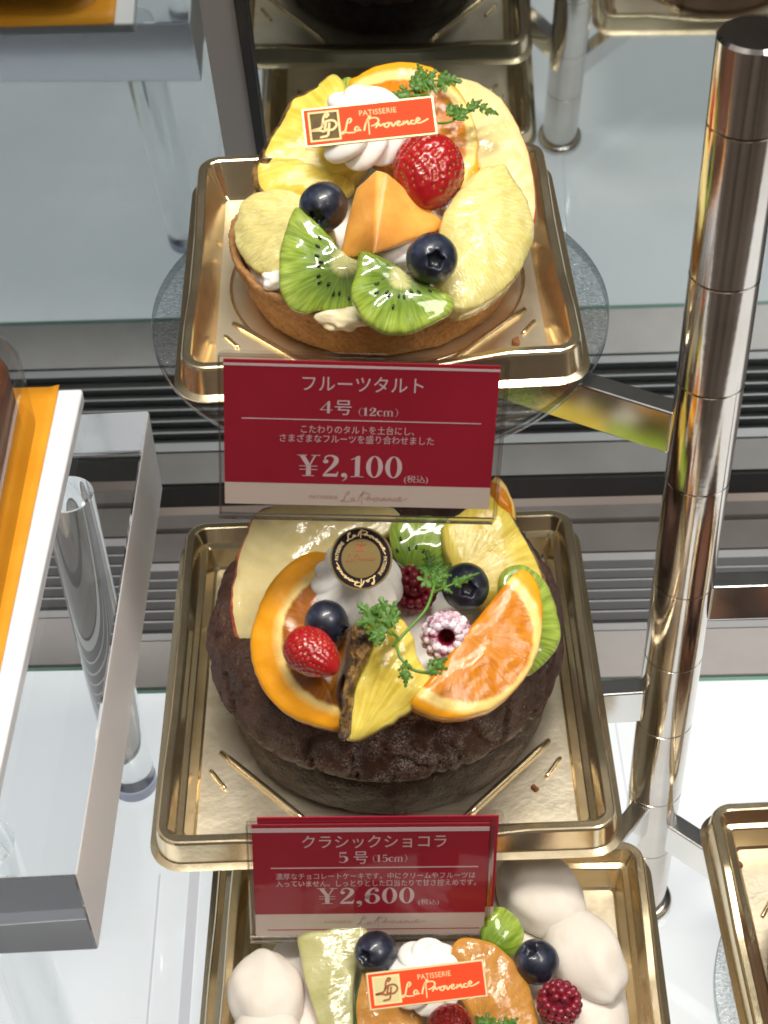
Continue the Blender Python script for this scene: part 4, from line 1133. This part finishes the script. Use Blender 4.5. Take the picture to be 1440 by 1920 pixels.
slab('kiwi_slice', [(735, 978), (780, 966), (840, 975), (855, 1015), (846, 1062), (805, 1085), (762, 1066), (735, 1035)], 0.2635, (0, -.50, .86), .005, [M['kiwi'], M['kiwi_skin'], M['seed']], 'kiwi slice just below the 2,100 yen card on the chocolate cake', 'kiwi slice', center=(770, 1085), R=115, seeds=(26, .45, .7), ctr=(795, 1020))
slab('orange_slice', [(930, 892), (948, 908), (966, 944), (968, 972), (958, 985), (935, 960), (920, 920)], 0.2735, (.2, -.5, .84), .006, [M['orange'], M['orange_rind']], 'sliver of orange slice behind pineapple at the chocolate cake back', 'orange slice', center=(890, 960), R=88, rind=(0, 4, 5))
slab('pineapple_wedge', [(832, 985), (870, 955), (915, 920), (945, 935), (975, 985), (1000, 1025), (1022, 1070), (1032, 1120), (1010, 1148), (960, 1125), (905, 1130), (868, 1090), (840, 1040)], 0.2645, (.16, -.42, .89), .011, [M['pine'], M['pine_rind']], 'broad pineapple wedge at the back right of the chocolate cake', 'pineapple wedge', center=(850, 1100), R=190, bulge=.0024, rind=(2.6, 8.2, 6), edge=.0022, ctr=(930, 1040), wob=.0004)
slab('kiwi_slice', [(945, 1070), (985, 1058), (1025, 1090), (1048, 1150), (1050, 1205), (1020, 1245), (985, 1262), (960, 1200), (940, 1120)], 0.2545, (.28, -.42, .86), .005, [M['kiwi'], M['kiwi_skin'], M['seed']], 'green kiwi slice behind the right orange half of chocolate cake', 'kiwi slice', center=(925, 1180), R=130, bulge=.0015)
raspberry(776, 1106, 0.2585, 46, img_axis(776, 1106, .24, 0, -.3, 1), 'dark raspberry behind chervil stem on the chocolate cake', M['rasp'], hole=False)
blueberry(873, 1100, 0.2675, 46, img_axis(873, 1100, .25, .12, .12, 1), 'blueberry behind the sugared raspberry on the chocolate cake')
po_ = slab('pineapple_wedge', [(690, 1160), (735, 1152), (768, 1180), (785, 1235), (812, 1282), (802, 1305), (770, 1332), (712, 1366), (665, 1388), (640, 1372), (648, 1310), (672, 1240)], 0.2635, (-.03, -.55, .83), .010, [M['pine'], M['pine_rind']], 'pineapple wedge leaning at the front of the chocolate cake', 'pineapple wedge', center=(660, 1400), R=250, bulge=.0035, rind=(9, 11.5, 5), ctr=(715, 1275), wob=.0007)
ri = slab('rind', [(664, 1172), (688, 1180), (694, 1205), (676, 1245), (657, 1300), (649, 1350), (647, 1386), (633, 1382), (634, 1350), (647, 1290), (655, 1230)], 0.2655, (-.55, -.40, .73), .003, [M['pine_rind'], M['pine_rind']], '', '', bulge=.0008, wob=.0013)
for key in ('label', 'category'): del ri[key]
l_ = np.array(ri.location) - np.array(po_.location); ri.parent = po_; ri.location = l_
strawberry(588, 1226, 0.2715, 50, 1.22, img_axis(588, 1226, .25, .72, .52, .45), 'glazed red strawberry lying in the left orange half slice', squash=.95)
blueberry(612, 1166, 0.2715, 42, img_axis(612, 1166, .25, .8, .5, .3), 'blueberry between strawberry and cream rosette of the chocolate cake')
rosette(667, 1112, 0.2635, 90, 1.05, (.0, -.34, .94), 'tall white cream rosette carrying the black and gold seal', n=12, twist=1.0, amp=.05)
raspberry(838, 1192, 0.2675, 50, img_axis(838, 1192, .25, -.04, .10, 1), 'raspberry dusted white with sugar, its hollow facing up', M['powder'], hole=True, L=.8)
slab('orange_slice', [(982, 1066), (1004, 1085), (1018, 1130), (1017, 1185), (1003, 1238), (975, 1285), (935, 1322), (890, 1341), (845, 1347), (802, 1338), (772, 1318), (790, 1290), (832, 1240), (880, 1178), (925, 1122), (958, 1082)], 0.2675, (.10, -.48, .87), .0095, [M['orange'], M['orange_rind']], 'orange half slice at the front right of the chocolate cake', 'orange slice', center=(872, 1190), R=156, bulge=.0020, rind=(0, 10.5, 4), ctr=(915, 1225))
sprig('large chervil sprig across the centre of the chocolate cake', 0.2815, [((735, 1190), (668, 1128), 66, 4, .004, (0, -.5, .86)), ((742, 1180), (712, 1118), 50, 3, .0045, (0, -.5, .86)), ((725, 1185), (690, 1200), 40, 3, .004, (-.2, -.4, .9)), ((816, 1112), (800, 1030), 60, 5, .003, (0, -.5, .86)), ((812, 1095), (846, 1055), 36, 3, .003, (.2, -.5, .86)), ((818, 1108), (900, 1074), 30, 4, .004, (.1, -.4, .9)), ((762, 1238), (760, 1290), 32, 3, .002, (0, -.6, .8)), ((800, 1262), (840, 1232), 38, 3, .0, (0, -.5, .86))],
      [[(736, 1212, 0.2795), (770, 1175, 0.2815), (800, 1140, 0.2835), (815, 1095, 0.2855)], [(730, 1182, 0.2855), (745, 1195, 0.2825), (742, 1208, 0.2805)], [(742, 1208, 0.2805), (752, 1235, 0.2795), (775, 1256, 0.2775), (805, 1262, 0.2775)], [(762, 1240, 0.2795), (760, 1250, 0.2805)]])
# round seal on the rosette
def seal(px, py, z, rpx, n):
    n = nrm(n); p0 = at_z(px, py, z); r = ball_r(px, py, z, rpx)
    ex = nrm(np.cross(np.array([0, 1., 0]), n)); 
    ex = nrm(CX - n * (CX @ n)); ey = np.cross(n, ex)
    e = empty('round_seal', tuple(p0), 'round black and gold seal leaning on the cream rosette', 'seal')
    V, F = plate(p0, ex, ey, n, -r, r, -r, r, -.0008, 0, rad=r * .999, seg=24); obj('gold_disc', V, F, M['goldseal'], e, smooth=False)
    v, f = ellring(0, 0, r * .945, r * .945, r * .625, r * .625, 72); place2('black_ring', (v, f), p0, ex, ey, n, .0001, M['black'], e)
    def arc(vf, a0, a1, rr, h, name):
        v, f = vf; lo, hi = v.min(0), v.max(0)
        u = (v - lo) / (hi - lo); a = np.radians(a0 + (a1 - a0) * u[:, 0]); R_ = rr + h * (u[:, 1] - .5)
        place2(name, (np.c_[R_ * np.cos(a), R_ * np.sin(a)], f), p0, ex, ey, n, .0002, M['goldink'], e)
    arc(logo_script(.10), 130, 8, r * .79, r * .28, 'script_lettering')
    arc(logo_script(.10), 310, 188, r * .79, r * .28, 'script_lettering')
    arc(text2d('PATISSERIE', 1), 184, 138, r * .77, r * .11, 'small_lettering')
    arc(text2d('PATISSERIE', 1), 4, -42, r * .77, r * .11, 'small_lettering')
    # olive twig above faint lines of script
    parts = [disk2(-.10 * r, .30 * r, .07 * r), disk2(.05 * r, .29 * r, .07 * r), ribbon([(-.02 * r, .30 * r), (0, .42 * r), (.04 * r, .56 * r)], .03 * r)] + [ribbon([(0, .40 * r), (sx * .10 * r, .45 * r), (sx * .16 * r, .44 * r)], [.01 * r, .06 * r, .01 * r]) for sx in (-1, 1)]
    place2('twig_print', joined(parts), p0, ex, ey, n, .0002, M['brownink'], e)
    v, f = logo_script(.07); place2('script_print', (fit(v, -.48 * r, .48 * r, -.16 * r, .16 * r), f), p0, ex, ey, n, .0002, M['brownink'], e)
    return e
seal(677, 1047, 0.2970, 59, (-.02, -.62, .78))

# ================================================================== WHITE CREAM CAKE (lowest tray)
WX, WY, WZ = .0125, .3190, .1025
def cream_cake():
    def fn(r, z, a): return r * (1 + .012 * mnoise.noise(Vector((math.cos(a) * 2, math.sin(a) * 2, 4)))), z + .0008 * mnoise.noise(Vector((r * 60 * math.cos(a), r * 60 * math.sin(a), 3)))
    mb = MB(); mb.lathe([(0, .0003), (.066, .0003), (.0715, .003), (.0745, .010), (.0755, .020), (.0745, .030), (.071, .0375), (.064, .0415), (.05, .043), (.02, .0435), (.002, .0435)], 120, (WX, WY, WZ), fn=fn)
    o = mb.build('cream_cake', M['meringue'])
    tag(o, 'round white cream cake on the lowest tray', 'cake')
cream_cake()
def quenelle(px, py, z, rx, ry, rz, yaw, label, **k): return blob('cream_scoop', px, py, z, rx, ry, rz, label, 'cream scoop', 'meringue', yaw, k.get('tilt', 0), .10, 'oval cream scoops round the white cake', point=.34)
quenelle(500, 1868, .1470, .0205, .0150, .013, PI / 2 + .2, 'oval cream scoop at the left of the white cake')
quenelle(1015, 1680, .1500, .0225, .0160, .014, -.9, 'oval cream scoop nearest the tray corner behind white cake')
quenelle(1094, 1792, .1470, .0225, .0150, .013, -1.15, 'oval cream scoop touching the raspberry right of the white cake')
quenelle(900, 1600, .1480, .0200, .0150, .012, -.2, 'oval cream scoop at the back behind the 2,600 yen card')
quenelle(560, 1690, .1450, .0200, .0150, .012, .7, 'oval cream scoop hidden behind left end of the lower card')
quenelle(505, 1965, .1450, .0200, .0150, .012, 1.9, 'oval cream scoop at the lower left picture edge')
slab('green_melon_slice', [(556, 1755), (565, 1700), (640, 1690), (690, 1750), (670, 1800), (662, 1860), (660, 1960), (620, 1960), (590, 1900), (570, 1830)], .1560, (-.1, -.30, .95), .006, [M['green_melon'], M['apple_skin']], 'pale green melon slice beside blueberry on the white cake', 'melon slice', center=(760, 1800), R=230, bulge=.0015, rind=(6.5, 9.8, 3))
blueberry(704, 1786, .1660, 41, img_axis(704, 1786, .166, -.5, .2, .8), 'blueberry half hidden behind the cream rosette of white cake')
slab('melon_slice', [(672, 1840), (690, 1790), (730, 1780), (780, 1830), (790, 1930), (740, 1960), (680, 1960), (664, 1900)], .1570, (0, -.35, .94), .007, [M['orange_melon'], M['green_rind']], 'orange melon slice with green rind under the lower plaque', 'melon slice', center=(900, 1880), R=260, bulge=.001, rind=(6, 2, 5))
slab('orange_slice', [(850, 1772), (880, 1758), (930, 1772), (975, 1815), (1000, 1870), (1012, 1930), (1010, 1975), (930, 1975), (880, 1900), (850, 1840)], .1600, (.08, -.40, .91), .008, [M['orange_melon'], M['orange_rind']], 'glazed orange slice right of the lower plaque on white cake', 'orange slice', center=(900, 1930), R=150, bulge=.0016, rind=(0, 6, 4))
slab('kiwi_slice', [(922, 1700), (950, 1704), (978, 1730), (982, 1760), (965, 1790), (935, 1785), (905, 1765), (905, 1720)], .1580, (.1, -.4, .9), .006, [M['kiwi'], M['kiwi_skin'], M['seed']], 'dark green kiwi piece beside the lower card on white cake', 'kiwi slice', center=(900, 1800), R=110)
rosette(800, 1842, .1560, 76, .95, (.0, -.10, 1), 'cream rosette carrying the lower red plaque on the white cake', n=9, twist=1.5, amp=.10)
blueberry(1006, 1803, .1620, 43, img_axis(1006, 1803, .162, -.35, -.55, .6), 'blueberry between cream scoop and raspberry on the white cake')
raspberry(1048, 1885, .1580, 44, img_axis(1048, 1885, .158, .1, -.6, .7), 'red raspberry at the right front of the white cake', M['rasp'], hole=False, L=1.1)
strawberry(850, 1935, .1640, 48, 1.1, img_axis(850, 1935, .16, .4, .6, .5), 'strawberry peeping out under the lower red plaque')
sprig('chervil leaf at the bottom edge under the lower plaque', .178, [((930, 1940), (890, 1905), 50, 3, 0, (0, -.4, .9)), ((930, 1940), (972, 1908), 40, 3, .0004, (0, -.4, .9))], [[(930, 1940, .178), (925, 1960, .176), (920, 1975, .175)]])
plaque([(685, 1825), (906, 1797), (916, 1869), (694, 1895)], .1950, (.03, -.50, .86), 'red plaque with pale gold emblem square on the white cake', M['palegold'], M['brownink'])

# ================================================================== CAKE AT THE RIGHT EDGE
def right_cake():
    cx, cy, cz = .2260, .3440, .0864
    e = empty('piped_chocolate_cake', (cx, cy, cz), 'brown chocolate cake with piped ruffles at the right edge', 'cake')
    def fn(r, z, a): return r * (1 + .008 * mnoise.noise(Vector((math.cos(a) * 3, math.sin(a) * 3, 8)))), z
    mb = MB(); mb.lathe([(0, .0003), (.068, .0003), (.0715, .004), (.0720, .030), (.0705, .037), (.066, .040), (0, .0405)], 96, (cx, cy, cz), fn=fn); mb.build('sponge', M['loaf'], e)
    for k in range(16):
        a = 2 * PI * k / 16; mb = MB()
        def ff(r, z, b, k=k): return r * (1 + .16 * math.cos(6 * b + 3 * z * 90)), z
        mb.lathe([(0, 0), (.0105, .0005), (.0125, .004), (.0105, .009), (.006, .0135), (.0005, .016)], 36, (cx + .056 * math.cos(a), cy + .056 * math.sin(a), cz + .039), fn=ff)
        mb.build('ruffle', M['dark_choc'], e)
right_cake()

# ================================================================== PRICE CARDS
def place_serif(s, box, W_, H_, O, ex, ey, n, lift, parent, name, mt=None):
    v, f = serif(s); x0, x1, y0, y1 = box
    place2(name, (fit(v, x0 * W_, x1 * W_, (1 - y1) * H_, (1 - y0) * H_), f), O, ex, ey, n, lift, mt or M['ink'], parent)
def place_text(s, box, W_, H_, O, ex, ey, n, lift, parent, name, mt=None):
    v, f = text2d(s); x0, x1, y0, y1 = box
    place2(name, (fit(v, x0 * W_, x1 * W_, (1 - y1) * H_, (1 - y0) * H_), f), O, ex, ey, n, lift, mt or M['ink'], parent)
def price_card(corners, p0, tilt, label, red_end, items, margins, glint, foot, extra=False):
    n = np.array([0, -math.cos(tilt), math.sin(tilt)])
    TL, TR_, BR, BL = [at_pl(x, y, p0, n) for x, y in corners]
    ex = ((TR_ - TL) + (BR - BL)) / 2; ey = ((TL - BL) + (TR_ - BR)) / 2
    Wd, Hd = np.linalg.norm(ex), np.linalg.norm(ey); ex /= Wd; ey = nrm(ey - ex * (ey @ ex)); nn = np.cross(ex, ey)
    O = (TL + TR_ + BR + BL) / 4 - ex * Wd / 2 - ey * Hd / 2
    e = empty('price_card', tuple(O), label, 'price card', 'red price cards in clear holders')
    ml, mr, mt_, mb_ = margins
    V, F = plate(O, ex, ey, nn, -ml, Wd + mr, -mb_, Hd + mt_, .0004, .0009, rad=.0022); obj('clear_front', V, F, M['sleeve'], e, smooth=False)
    V, F = plate(O, ex, ey, nn, -ml + .0006, Wd + mr + .0012, -mb_ - .0006, Hd + mt_ + .0008, -.0018, -.0010, rad=.0022); obj('clear_back', V, F, M['sleeve'], e, smooth=False)
    V, F = plate(O, ex, ey, nn, -ml, Wd + mr - .0006, -mb_ - .0010, -mb_ + .0004, -.0018, .0009); obj('holder_lip', V, F, M['acrylic'], e, smooth=False)
    for zz, gx in ((.0010, 0.), (-.0009, .0011)):   # bright cut edges of the two clear sheets
        x0, x1, y0, y1 = -ml + .0003, Wd + mr + gx, -mb_, Hd + mt_
        w_ = .0007
        v = np.array([(x0, y0), (x1, y0), (x1, y1), (x0, y1), (x0 + w_, y0 + w_), (x1 - w_, y0 + w_), (x1 - w_, y1 - w_), (x0 + w_, y1 - w_)])
        place2('sleeve_edge', (v, [(i, (i + 1) % 4, 4 + (i + 1) % 4, 4 + i) for i in range(4)]), O, ex, ey, nn, zz, M['clear_edge'], e)
    ry = (1 - red_end) * Hd
    V, F = plate(O, ex, ey, nn, 0, Wd, ry, Hd, -.0006, 0); obj('red_panel', V, F, M['red'], e, smooth=False)
    V, F = plate(O, ex, ey, nn, 0, Wd, 0, ry, -.0006, 0); obj('cream_panel', V, F, M['card'], e, smooth=False)
    V, F = plate(O, ex, ey, nn, 0, Wd, (1 - glint[1]) * Hd, (1 - glint[0]) * Hd, .0000, .00012); obj('fold_glint', V, F, M['ink'], e, smooth=False)  # reflection on the card's top fold, painted as a flat strip in ink colour
    if extra:
        V, F = plate(O, ex, ey, nn, .002, Wd + .0036, ry + .0004, Hd + .0012, -.0032, -.0026); obj('second_red_panel', V, F, M['red'], e, smooth=False)
        V, F = plate(O, ex, ey, nn, .002, Wd + .0036, .003, ry + .0004, -.0032, -.0026); obj('second_cream_panel', V, F, M['card'], e, smooth=False)
        V, F = plate(O, ex, ey, nn, -.001, Wd + .0058, .000, Hd + .0030, -.0042, -.0034, rad=.003); obj('second_sleeve', V, F, M['sleeve'], e, smooth=False)
        V, F = plate(O, ex, ey, nn, .05 * Wd, .98 * Wd, .052 * Hd, .058 * Hd, .0, .0001); obj('red_line', V, F, M['red'], e, smooth=False)
    # clear foot that holds the card up, bent back under the tray
    zf, yf = foot
    for q in (.3, .7):
        c = O + ex * Wd * q; c = c - ey * ((c[2] - zf) / ey[2]) - nn * (.0044 if extra else .0020)
        mb = MB(); mb.box(c[0] - .006, c[0] + .006, c[1], yf, zf, zf + .0010); mb.build('holder_foot', M['sleeve'], e, smooth=False)
    lift = .00006
    for kind, name, s, box in items:
        if kind == 'r':
            V, F = plate(O, ex, ey, nn, box[0] * Wd, box[1] * Wd, (1 - box[3]) * Hd, (1 - box[2]) * Hd, .00003, .00010); obj(name, V, F, M['ink'], e, smooth=False)
        elif kind == 's': place_serif(s, box, Wd, Hd, O, ex, ey, nn, lift + .00006, e, name)
        elif kind == 't': place_text(s, box, Wd, Hd, O, ex, ey, nn, lift + .00006, e, name)
        elif kind == 'f': place_text(s, box, Wd, Hd, O, ex, ey, nn, lift + .00006, e, name, M['faint'])
        elif kind == 'l':
            v, f = logo_script(.05); x0, x1, y0, y1 = box
            place2(name, (fit(v, x0 * Wd, x1 * Wd, (1 - y1) * Hd, (1 - y0) * Hd), f), O, ex, ey, nn, lift + .00006, M['faint'], e)
    return e
price_card([(413, 677), (933, 683), (922, 958), (427, 940)], np.array([0, .4290, .362]), math.radians(13),
    'red card priced 2,100 yen below the fruit tart tray', .845,
    [('t', 'title_text', 'フルーツタルト', (.285, .725, .092, .195)), ('s', 'size_text', '4', (.352, .397, .262, .345)), ('t', 'size_text', '号', (.405, .467, .255, .355)), ('s', 'size_text', '(12cm)', (.493, .637, .300, .362)),
     ('r', 'rule', '', (.065, .945, .390, .396)), ('t', 'description_text', 'こたわりのタルトを土台にし、', (.283, .700, .428, .485)), ('t', 'description_text', 'さまざまなフルーツを盛り合わせました', (.205, .775, .492, .550)),
     ('s', 'price_text', 'Y2,100', (.270, .662, .635, .820)), ('t', 'tax_text', '(税込)', (.672, .762, .768, .828)), ('f', 'footer_text', 'PATISSERIE', (.318, .425, .925, .950)), ('l', 'footer_script', '', (.435, .69, .885, .985))],
    (.0022, .0022, .0020, .0050), (.022, .038), (.3302, .452))
price_card([(467, 1545), (911, 1546), (914, 1748), (484, 1757)], np.array([0, .3540, .212]), math.radians(13),
    'darker red card priced 2,600 yen below the chocolate cake tray', .800,
    [('t', 'title_text', 'クラシックショコラ', (.210, .820, .095, .205)), ('s', 'size_text', '5', (.365, .405, .240, .335)), ('t', 'size_text', '号', (.428, .488, .235, .345)), ('s', 'size_text', '(15cm)', (.510, .655, .265, .335)),
     ('r', 'rule', '', (.075, .960, .376, .384)), ('t', 'description_text', '濃厚なチョコレートケーキです。中にクリームやフルーツは', (.095, .950, .425, .482)), ('t', 'description_text', '入っていません。しっとりとした口当たりで甘さ控えめです。', (.095, .955, .490, .548)),
     ('s', 'price_text', 'Y2,600', (.270, .690, .560, .735)), ('t', 'tax_text', '(税込)', (.708, .798, .668, .728)), ('f', 'footer_text', 'PATISSERIE', (.30, .42, .862, .888)), ('l', 'footer_script', '', (.44, .74, .82, .92))],
    (.0024, .0012, .0012, .0022), (.030, .065), (.1704, .385), extra=True)
